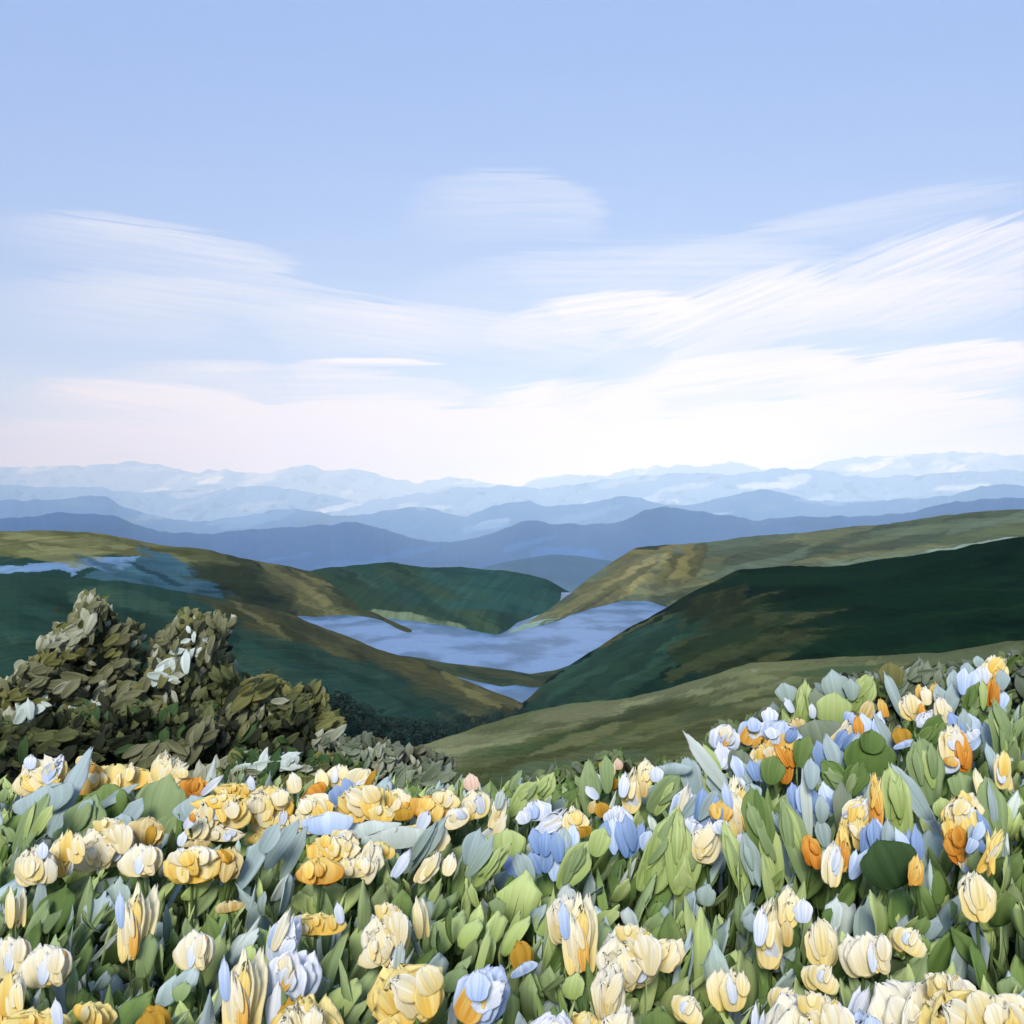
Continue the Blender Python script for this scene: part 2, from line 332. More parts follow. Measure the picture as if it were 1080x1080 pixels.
# slope below the meadow
hill('hills', [(-420,900,150),(200,850,170),(300,835,185),(400,802,200),(430,790,205),(480,775,220),(530,758,245),(560,750,260),(600,742,280),(650,738,300),(700,728,285),(740,715,260),(790,700,240),(850,695,225),(920,692,210),(1000,688,195),(1060,677,180),(1500,630,140)],
     prof([(-420,960),(1500,960)], 26), (92,96,68),
     [([(640,748),(655,738),(700,728),(745,715),(742,724),(716,734),(660,748)], (140,142,116)),
      ([(720,738),(742,722),(745,730),(738,738)], (142,146,124)),
      ([(752,724),(775,710),(800,702),(798,710),(775,722)], (142,146,124)),
      ([(480,800),(560,770),(650,765),(760,748),(840,718),(900,716),(840,760),(700,800),(560,830),(480,830)], (72,76,50)),
      ([(820,720),(900,705),(1060,690),(1500,650),(1500,800),(820,800)], (66,78,54)),
      ([(470,850),(560,800),(700,790),(700,840)], (54,72,52)),
      ([(764,765),(790,728),(812,735),(785,752),(770,772)], (116,118,94))],
     [([(430,800),(560,752),(740,718),(760,725),(600,770),(480,810)], 80, 11, 60, 4, [(110,110,82),(122,120,90),(92,96,66),(102,104,76)]),
      ([(480,820),(600,768),(800,725),(880,720),(820,770),(640,820)], 90, 13, 60, 5, [(78,80,52),(62,72,46),(90,90,62),(70,78,58)]),
      ([(820,740),(850,700),(1060,680),(1060,710)], 60, 7, 56, 4, [(84,88,64),(60,72,50),(100,100,70)])],
     rows=150, seed=37, relief=.03, rscale=30, fade=-12, k=K, lum=1.95)
# lake
mb = MB()
zl = EYE-104*K
lx = np.linspace(-1, 1, 40); ly = np.linspace(560, 1420, 60)*K
Lx, Ly = np.meshgrid(lx*330*K, ly); 
mb.add(np.stack([Lx, Ly, np.full(Lx.shape, zl)], -1).reshape(-1, 3), gridfaces(60, 40), (.1, .2, .4), np.stack([Lx, Ly], -1).reshape(-1, 2))
tag(mb.build('lake', M_water), kind='structure')
# low ground reaching the horizon
mb = MB()
gx, gy = np.meshgrid(np.linspace(-56000, 56000, 30), np.concatenate([np.linspace(-600, 5000, 40), np.linspace(6500, 70000, 30)]))
gz = EYE-80-720*sstep(900, 5000, gy)
mb.add(np.stack([gx, gy, gz], -1).reshape(-1, 3), gridfaces(70, 30), lin((60, 80, 62), ALB), np.stack([gx/40, gy/40], -1).reshape(-1, 2))
tag(mb.build('ground', M_far), kind='structure')
# ------------------------------------------------------------------ meadow
def canopy(x, y):
    z = -.745+.186*np.maximum(np.asarray(x, float)-.3, 0)
    z = z+np.where(np.asarray(x) < .3, 0, 0)
    return EYE+z
def groundz(x, y):
    x = np.asarray(x, float); y = np.asarray(y, float)
    xx = np.clip(x, -3, 3.5)
    g = canopy(xx, y)-.47
    f = np.maximum(y-3.3, 0)
    return g-.30*f*f/(f+1.5)+.05*fbm(x*1.3, y*1.3, 61, 4)
gx = np.concatenate([np.linspace(-60, -6, 20), np.linspace(-5.5, 5.5, 120), np.linspace(6, 60, 20)])
gy = np.concatenate([np.linspace(-30, .2, 10), np.linspace(.5, 12, 120), np.linspace(12.5, 60, 30)])
GX, GY = np.meshgrid(gx, gy)
mb = MB(); cv = np.array(lin((70, 78, 36), .6))*(1+.8*fbm(GX*2, GY*2, 71, 4))[..., None]
mb.add(np.stack([GX, GY, groundz(GX, GY)], -1).reshape(-1, 3), gridfaces(len(gy), len(gx)), cv.reshape(-1, 3), np.stack([GX, GY], -1).reshape(-1, 2))
tag(mb.build('ground', M_soil), kind='structure')
DMAX = 3.55
def depth_at(px, py):
    u = (px-540)*PX; kk = (py-540)*PX
    d = .745/max(kk, .01)
    if u*d > .3: d = .8008/max(kk+.186*u, .01)
    return min(max(d, 1.45), DMAX)
PAL = dict(cream=((253,230,142),(255,249,218)), yellow=((250,208,86),(255,240,164)), white=((214,226,240),(252,252,252)), gold=((232,170,62),(251,222,130)),
           orange=((214,132,34),(247,188,86)), peach=((238,200,170),(250,228,208)), blue=((104,138,186),(166,190,222)), pale=((176,202,236),(226,236,248)),
           ochre=((176,130,28),(214,170,64)), tan=((206,172,88),(240,224,168)), ivory=((250,234,176),(255,251,232)),
           sage=((140,160,140),(180,196,186)), mist=((150,172,166),(188,204,200)), mid=((92,120,54),(134,156,88)), dark=((42,66,34),(66,92,48)), deep=((96,124,60),(112,138,72)),
           lime=((150,172,90),(200,214,142)), soft=((124,146,92),(160,178,122)), grey=((108,122,92),(146,156,130)), olive=((96,98,50),(132,130,76)),
           moss=((66,74,40),(102,108,66)), bark=((40,44,28),(60,64,42)), stone=((138,142,112),(184,186,160)), frost=((184,198,184),(220,228,218)), umber=((92,94,64),(132,132,96)),
           night=((24,30,18),(44,50,30)))
FA = .95
def pal(c, k=FA): return [np.array(lin(x, k)) for x in PAL[c]]
def image_axes(ang, lean, yaw=0.0):
    a = math.radians(ang)
    R = np.array((math.cos(a), yaw, math.sin(a))); U = np.array((-math.sin(a), lean*math.cos(a), math.cos(a)))
    N = np.cross(U, R); N /= np.linalg.norm(N)
    if N[1] > 0: N = -N
    return R, U, N
def put_dab(mb, px, py, w, h, ang, col, d, lean, cup=.12, curl=.1, nu=11, nv=9, taper=.75, rag=.06, k=FA, yaw=0.0, mid=False, streak=.25):
    c = at(px, py, d); s = PX*d*1.25
    R, U, N = image_axes(ang, lean, yaw)
    c0, c1 = pal(col, k)
    base = c-U*h*s*.5
    dab(mb, base, R, U, N, w*s, h*s, c0, c1, cup, curl, rag, taper, streak, nu, nv, mid)
    return base
def stem_pts(b, top, bend=.04):
    b = np.asarray(b); top = np.asarray(top); m = (b+top)/2+np.array((random.uniform(-bend, bend), random.uniform(-bend, bend)*.5, 0))
    return [b, (b*.55+m*.45), m, (m*.45+top*.55), top]
def flower(label, dabs, cat='flower', name='flower', group='flowers blooming across the meadow'):
    px, py, w0, h0, a0, c0 = dabs[0]
    d = depth_at(px, py)
    top = at(px, py+h0*.4, d+.02)
    bx = top[0]+random.uniform(-.03, .03); by = d+.05+random.uniform(0, .05)
    base = np.array((bx, by, float(groundz(bx, by))))
    root = empty(name, base); tag(root, label, cat, group)
    mb = MB(); tube(mb, stem_pts(base, top), .005, .0035, lin((96, 122, 58), .6)); mb.build('stem', M_stem, root, base)
    big = max(w0, h0)
    # rear and side petals of the cup
    n = 2 if big > 15 else 1
    for q in range(n):
        mb = MB(); sgn = -1 if q == 0 else 1
        put_dab(mb, px+sgn*w0*.16*(n > 1), py-h0*.02, w0*.66, h0*.9, a0+sgn*6*(n > 1), c0, d+.035, .5+random.uniform(0, .3), -.15, .15)
        mb.build('petal', M_petal, root, base)
    if big > 22:
        for sgn in (-1, 1):
            mb = MB()
            put_dab(mb, px+sgn*w0*.30, py+h0*.05, w0*.36, h0*.78, a0+sgn*-9, c0, d+.012, .25, .2, .1, yaw=sgn*.8)
            mb.build('petal', M_petal, root, base)
    # front petals
    for i, (x, y, w, h, a, c) in enumerate(dabs):
        di = d-.012*i-.004
        ar = math.radians(a); k_ = int(min(9, w*h/150))
        mb = MB()
        put_dab(mb, x, y, w*.98, h*.98, a, c, di, random.uniform(.05, .4), random.uniform(.04, .12), random.uniform(0, .12), nu=17, nv=10, streak=.6, taper=.85, rag=.12)
        mb.build('petal', M_petal, root, base)
        if k_ < 2: continue
        mixc_ = {'cream': ('cream', 'ivory', 'cream', 'yellow', 'white'), 'yellow': ('yellow', 'cream', 'cream', 'yellow', 'ivory'), 'ivory': ('ivory', 'white', 'cream', 'ivory'), 'gold': ('gold', 'yellow', 'gold', 'yellow', 'gold'),
                 'white': ('white', 'pale', 'white', 'ivory'), 'pale': ('pale', 'white', 'blue'), 'tan': ('tan', 'cream', 'ochre')}.get(c, (c,))
        for q in range(k_):
            lx = random.uniform(-.36, .36)*w; ly = random.uniform(-.30, .30)*h
            mb = MB()
            put_dab(mb, x+lx*math.cos(ar)+ly*math.sin(ar)*-1, y-lx*math.sin(ar)-ly*math.cos(ar), max(5, min(w, h)*random.uniform(.34, .6)), h*random.uniform(.45, .8), a-lx/w*30+random.gauss(0, 16), random.choice(mixc_),
                    di-.004-.003*q, random.uniform(-.1, .6), random.uniform(.03, .12), random.uniform(-.05, .15), nu=11, nv=8, streak=.55, taper=random.uniform(.6, .95), rag=.16, yaw=random.uniform(-.4, .4))
            mb.build('petal', M_petal, root, base)
    if big > 12:
        mb = MB()
        lp = at(px+random.uniform(-12, 12), py+h0*.5+26, d+.04)
        a = random.choice((-1, 1))*random.uniform(18, 45); R, U, N = image_axes(a, .2)
        c_0, c_1 = pal(random.choice(('mid', 'soft', 'deep')))
        dab(mb, lp-U*.04, R, U, N, .035, .10, c_0, c_1, .2, .2, .0, .5, .15, 7, 7, True)
        mb.build('leaf', M_leaf, root, base)
    return root
exec_flowers = [
# blossoms in front of the dark shrubs
("pale yellow blossom with two white petals below the shrub base at the meadow edge", [(43,819,48,30,28,'cream'),(32,804,12,12,0,'white'),(56,812,14,24,-28,'white'),(48,831,30,7,28,'yellow')]),
("small square cream bud poking up between two wide yellow blossoms", [(89,804,15,13,-28,'cream')]),
("long wide yellow blossom with an orange underside below the dark shrubs", [(120,822,66,22,6,'yellow'),(95,815,22,16,10,'gold'),(88,830,16,14,0,'gold')]),
("small orange bud tucked beside the pale blade under the wide yellow blossom", [(70,817,13,11,0,'gold')]),
("tall creamy white blossom with an orange side petal in front of black shrub shade", [(177,825,34,40,-12,'cream'),(171,808,14,11,0,'ivory'),(206,831,26,18,-14,'orange'),(192,815,12,9,0,'cream')]),
("thin white slanting petal beside the orange petal below the black shrub shade", [(223,829,7,24,-48,'white')]),
("narrow yellow blossom tipped by a white bud under the grey shrub spray", [(249,834,38,12,-4,'yellow'),(265,826,7,13,12,'white')]),
("broad buttery blossom with layered petals, largest of the upper yellow row", [(234,858,50,28,-2,'cream'),(228,845,44,11,8,'yellow'),(229,879,48,14,-4,'ivory'),(208,874,20,22,-30,'cream')]),
("plump yellow cream blossom leaning on the largest buttery blossom", [(281,849,46,30,0,'yellow'),(290,868,40,22,0,'cream'),(277,883,26,14,14,'yellow')]),
("round creamy blossom of stacked strokes above the bare dark patch of ground", [(112,890,50,36,20,'ivory'),(118,873,34,14,-14,'cream'),(100,905,40,18,24,'ivory')]),
("square tan petal blossom attached beside the stacked creamy blossom", [(153,878,34,24,-6,'tan')]),
("pale striped upright blossom next to the white one at the picture's corner", [(64,903,21,34,4,'cream'),(80,895,15,25,6,'cream')]),
("nearly white round blossom with a knob on top at the meadow's near corner", [(37,913,36,32,6,'ivory'),(45,897,9,14,0,'white')]),
("white cream pointed blossom low beside a grey striped leaf", [(148,908,38,26,14,'ivory'),(160,898,10,8,0,'orange')]),
("low wide blossom with cream top and honey petals at the bottom of the meadow", [(203,913,48,28,2,'yellow'),(203,903,44,16,4,'ivory')]),
("square tan orange blossom touching the honey petalled blossom", [(240,911,27,27,-12,'tan'),(236,902,20,10,-6,'gold')]),
("tiny white bud with an orange edge above the honey petalled blossom", [(200,867,8,14,-38,'white'),(203,862,6,7,0,'orange')]),
("tiny white oval bud hanging above a strip of yellow", [(192,885,8,12,-18,'white')]),
("small thin yellow blossom between white bud and broad buttery blossom", [(207,891,26,8,8,'tan')]),
("small cream bud standing alone beneath the olive shrub", [(310,826,14,17,14,'ivory')]),
("small cream petal above a deep orange stroke near the grey leaves", [(339,822,12,17,10,'cream'),(331,836,25,13,40,'orange')]),
("rounded pale cream blossom against the olive undergrowth", [(356,819,21,19,-6,'cream')]),
("open cream blossom with fringed lower petal beside a pale blue patch", [(331,853,34,24,28,'cream'),(326,870,23,16,0,'ivory'),(316,866,10,12,20,'cream')]),
("upright cream blossom with mustard edge below the grey sage leaves", [(380,824,26,22,-30,'cream'),(391,821,6,18,-30,'ochre')]),
("largest bright yellow blossom in the middle, its striped petals slanting", [(381,849,46,32,24,'yellow'),(372,862,30,10,10,'yellow')]),
("plump pale yellow blossom with an orange rim beside the largest bright yellow one", [(417,844,28,18,0,'cream'),(424,851,14,8,30,'gold')]),
("short yellow blossom wedged beneath the orange rimmed blossom", [(402,859,24,14,-10,'yellow')]),
("flat ochre blossom over a low strip of yellow petals", [(425,859,20,10,6,'ochre'),(412,871,18,5,-4,'yellow'),(440,874,20,6,-6,'yellow')]),
("deep golden blossom with a cream cap and pale lower petal", [(459,853,44,22,-14,'gold'),(471,842,24,15,-16,'cream'),(480,863,26,16,24,'ivory')]),
("white speckled round blossom beside the deep golden one", [(502,848,26,23,14,'cream'),(494,852,14,12,30,'ivory')]),
("small bright white bud under the deep golden blossom", [(447,865,11,17,-24,'white')]),
("round peach bud floating above the speckled blossom against the dark slope", [(497,825,14,14,10,'peach')]),
("small fringed yellow cream blossom above the sage blades", [(462,884,21,20,-26,'cream')]),
("big many petalled blossom in butter and cream above an orange underside", [(352,901,48,24,-12,'yellow'),(356,893,40,16,-14,'cream'),(391,909,22,30,-32,'ivory'),(372,916,38,16,6,'ivory')]),
("small pale yellow tuft on top of the big butter and cream blossom", [(364,885,26,14,-26,'cream')]),
("burnt orange blossom half hidden below the big butter and cream one", [(338,919,40,22,4,'gold')]),
("flat lemon blossom behind the big butter and cream one", [(400,897,28,13,-12,'yellow')]),
("slim greenish white blossom slanting beside the sage blades", [(424,911,10,26,-32,'white')]),
("pale striped tulip shaped blossom at the lower meadow edge", [(452,916,15,30,-38,'ivory')]),
("small ivory bud between the pale tulip and a green leaf", [(474,912,13,18,-18,'ivory')]),
# middle of the meadow
("wispy ivory blossom of two narrow petals above a thin grass stem", [(526,858,11,28,-26,'ivory'),(527,843,8,16,-14,'frost'),(527,872,9,22,-28,'ivory')]),
("puffy pale white blossom under the two lime leaves", [(567,855,26,16,6,'white'),(552,862,14,11,20,'white')]),
("slanting bluish white blossom with a cream cup and ochre base", [(579,873,18,38,-44,'white'),(606,868,23,25,8,'cream'),(612,878,22,10,20,'ochre')]),
("tiny yellow bud on a tall stem beside a peach one", [(641,812,14,13,10,'cream'),(637,807,9,8,0,'ochre')]),
("tiny peach bud topping the small cluster on the slope", [(652,806,8,10,10,'peach')]),
("small white bud hanging over an ochre one", [(630,825,12,14,14,'white')]),
("small white slanting bud below the other white bud", [(624,836,8,15,48,'white')]),
("small ochre oval bud beside two white ones", [(644,827,16,11,20,'ochre')]),
("tiny tan teardrop bud beside a square ochre one", [(625,851,8,11,-26,'tan')]),
("small square ochre bud above the round bluish white blossom", [(635,854,13,13,12,'ochre')]),
("tall cream blossom carrying a second yellow bloom and white side petals", [(667,835,18,36,-8,'cream'),(681,815,15,22,-6,'cream'),(692,817,13,13,0,'white'),(658,828,10,20,-10,'white'),(679,832,8,14,0,'tan')]),
("round bluish white blossom just above a sky blue patch", [(652,863,26,19,-4,'white')]),
("striped white fan blossom above the tall pale grass", [(720,850,20,30,-28,'white'),(726,858,18,20,-40,'white')]),
("flat ruffled white blossom under the striped fan", [(725,871,28,12,-14,'white')]),
("egg shaped ivory blossom above a mustard leaf by the blue patch", [(745,890,25,32,-14,'ivory')]),
("golden round petal blossom beside a long trumpet", [(760,857,20,18,-10,'gold')]),
("long ivory trumpet blossom narrowing downward beside a round grey leaf", [(778,850,20,46,3,'cream'),(767,840,9,24,10,'pale'),(787,862,8,24,8,'gold')]),
("small white drop below the long trumpet", [(782,884,8,9,0,'white'),(760,872,14,12,20,'white')]),
("slim orange petal low beneath the golden round petal", [(769,886,9,16,14,'gold')]),
("round white bud sitting on top of the long trumpet", [(779,827,13,11,0,'white')]),
# slope rising at one side
("white open blossom with a small yellow heart on the rising slope", [(764,779,28,22,-12,'white'),(768,780,6,13,-36,'gold'),(762,797,14,22,6,'white')]),
("pale blue and white blossom with a yellow heart under a white bud", [(792,773,24,24,-20,'pale'),(790,775,14,18,-26,'gold'),(795,764,12,12,0,'pale')]),
("pure white round bud above the orange blossom on the rising slope", [(812,755,15,14,0,'white')]),
("large golden orange blossom with bluish white hood on the rising slope", [(818,790,40,34,-14,'gold'),(824,773,36,20,-20,'pale'),(806,797,28,18,10,'cream'),(829,805,14,34,-6,'orange')]),
("small yellow blossom at the foot of a lime leaf", [(840,766,18,13,24,'tan')]),
("narrow white petal leaning beside a lime leaf's upper end", [(832,744,7,14,30,'white')]),
("narrow white petal standing on the edge of a lime leaf", [(857,750,7,13,4,'white')]),
("slanting cream blossom edged in white with an orange side petal", [(888,780,17,34,-52,'cream'),(893,787,9,32,-52,'white'),(906,769,9,22,6,'orange')]),
("tan golden blossom above the slanting cream one", [(915,750,14,19,-28,'tan')]),
("small bright golden upright bud beside the tan golden blossom", [(931,747,9,16,8,'gold')]),
("short white blossom between grey leaf and tan blossom", [(897,757,14,10,-30,'pale')]),
("round pale yellow blossom on the crest of the rising slope", [(961,746,21,22,0,'cream')]),
("small golden bud on one side of a round ivory bud", [(970,731,8,14,0,'gold')]),
("small round ivory bud held between two golden buds", [(977,734,10,15,0,'ivory')]),
("square golden bud on the crest beside the ivory one", [(987,730,11,16,-4,'gold')]),
("tiny orange teardrop hanging under the golden buds", [(973,752,7,16,0,'orange')]),
("white slanting blossom with an ivory petal below the golden buds", [(980,757,26,10,34,'white'),(995,750,15,22,4,'ivory')]),
("striped tan and cream blossom near the top corner of the meadow", [(1027,724,20,18,24,'tan')]),
("tall cream and golden blossom topping the meadow's highest corner", [(1049,708,24,24,-6,'cream'),(1036,712,14,16,0,'white'),(1052,714,8,16,-10,'gold')]),
("deep orange blossom below the meadow's highest corner", [(1047,731,13,24,-14,'orange')]),
("white blossom with cream hood and bright orange tongue among round leaves", [(1006,788,28,36,-12,'cream'),(1024,776,18,9,34,'white'),(1016,793,15,34,0,'orange'),(1002,807,18,14,20,'white'),(1003,803,13,8,-20,'gold')]),
("low mustard blossom over a white strip between dark green leaves", [(951,777,17,16,10,'ochre'),(955,785,22,6,16,'pale')]),
("ragged cream blossom streaked with vertical orange beside striped grass", [(903,862,26,34,-24,'cream'),(924,850,12,50,-4,'gold'),(924,858,9,22,-6,'orange'),(907,880,16,26,0,'yellow')]),
("narrow orange blossom below the ragged cream one", [(889,894,13,38,-6,'gold'),(890,900,8,22,-8,'orange')]),
("tall white blossom at the bottom beside the narrow orange one", [(878,911,20,34,-12,'ivory')]),
("solid orange tongue shaped blossom at the end of a white stalk", [(856,898,17,26,14,'orange')]),
("largest amber blossom fading from cream down to orange", [(1013,868,34,42,-8,'yellow'),(1022,852,26,24,-26,'cream'),(1013,890,26,34,4,'orange'),(1021,911,16,20,8,'cream')]),
("slender cream petal peeking behind an oval green leaf", [(1034,830,10,28,6,'cream')]),
("pale yellow blossom cut by the meadow's side near the oval leaf", [(1057,814,16,30,0,'cream')]),
("wedge shaped golden blossom beneath the oval green leaf", [(1046,899,12,42,-34,'yellow')]),
("small ragged golden blossom next to the darkest green leaf", [(966,918,14,24,-14,'gold')]),
]
for lab, dabs in exec_flowers: flower(lab, dabs)
near_kinds = {}
for o in list(COL.objects):
    if o.name.split('.')[0] == 'flower' and o.type == 'EMPTY' and len(o.children) >= 6 and not any(q in o['label'] for q in ('orange', 'gold', 'amber', 'tan ', 'ochre', 'wide', 'hood')): near_kinds[o.name] = o
srcs = [near_kinds[k] for k in sorted(near_kinds)]
spots = []
while len(spots) < 46:
    px = random.uniform(-10, 1090); py = random.uniform(948, 1085)
    if all(abs(px-a)+abs(py-b)*1.3 > 46 for a, b in spots): spots.append((px, py))
for px, py in spots:
    dd_ = depth_at(px, py); q = at(px, py, dd_)
    src = random.choice(srcs); r = src.copy(); COL.objects.link(r)
    r.location = (q[0], dd_+.05, float(groundz(q[0], dd_))-random.uniform(0, .03)); r.rotation_euler[2] = random.uniform(-.5, .5); sc = random.uniform(.7, .95); r.scale = (sc, sc, 1)
    r['label'] = 'pale blossom in the lowest rows of the meadow below the main band of blooms'; r['group'] = 'blossoms of the lowest meadow rows'
    for ch in src.children:
        c_ = ch.copy(); COL.objects.link(c_); c_.parent = r
# ------------------------------------------------------------------ leafy plants of the meadow
def leafy(label, dabs, name='leafy_plant', cat='plant', group='broad leaves in the meadow', off=.03, mat=None):
    px, py, w0, h0, a0, c0 = dabs[0]
    d = depth_at(px, py)+off
    top = at(px, py+h0*.45, d+.01)
    bx = top[0]+random.uniform(-.03, .03); by = d+.05
    base = np.array((bx, by, float(groundz(bx, by))))
    root = empty(name, base); tag(root, label, cat, group)
    mb = MB(); tube(mb, stem_pts(base, top), .005, .003, lin((92, 116, 56), .6)); mb.build('stem', M_stem, root, base)
    if name == 'blue_flower':
        nd = []
        for (x, y, w, h, a, c) in dabs:
            k_ = max(1, round(w/9)); r_ = max(1, round(h/20))
            for q in range(k_):
                for r in range(r_):
                    nd.append((x+((q+.5)/k_-.5)*w+random.uniform(-2, 2), y+((r+.5)/r_-.5)*h+random.uniform(-4, 4), w/k_*1.3, h/r_*random.uniform(1, 1.35), a+random.uniform(-22, 22), random.choice((c, c, c, 'pale', 'mist'))))
        dabs = nd
    for i, (x, y, w, h, a, c) in enumerate(dabs):
        mb = MB()
        put_dab(mb, x, y, w, h, a, c, d-.008*min(i, 3)-random.uniform(0, .02), random.uniform(.1, .6), random.uniform(.04, .16), random.uniform(0, .2), nu=13, nv=11, taper=.6 if w < h else .8, rag=.06, mid=False, streak=.3)
        if w > 13 and name != 'blue_flower' and h > 1.35*w and c not in ('mist', 'frost', 'pale', 'grey'):
            ar = math.radians(a); alt = {'soft': ('soft', 'soft', 'lime'), 'mid': ('soft', 'deep'), 'deep': ('mid', 'soft'), 'lime': ('lime', 'soft', 'lime'), 'mist': ('frost', 'sage', 'pale'), 'sage': ('sage', 'mist'), 'dark': ('dark',)}.get(c, (c,))
            for q in range(3):
                lx = random.uniform(-.3, .3)*w; ly = random.uniform(-.2, .2)*h
                put_dab(mb, x+lx*math.cos(ar)-ly*math.sin(ar), y-lx*math.sin(ar)-ly*math.cos(ar), w*random.uniform(.25, .45), h*random.uniform(.5, .75), a+random.gauss(0, 8), random.choice(alt), d-.008*min(i, 3)-.012-.004*q, random.uniform(.1, .5), .08, .1, nu=9, nv=8, taper=.6, rag=.1, streak=.35)
        mb.build('petal' if name == 'blue_flower' else 'foliage' if w > 13 else 'leaf', M_leaf, root, base)
    return root
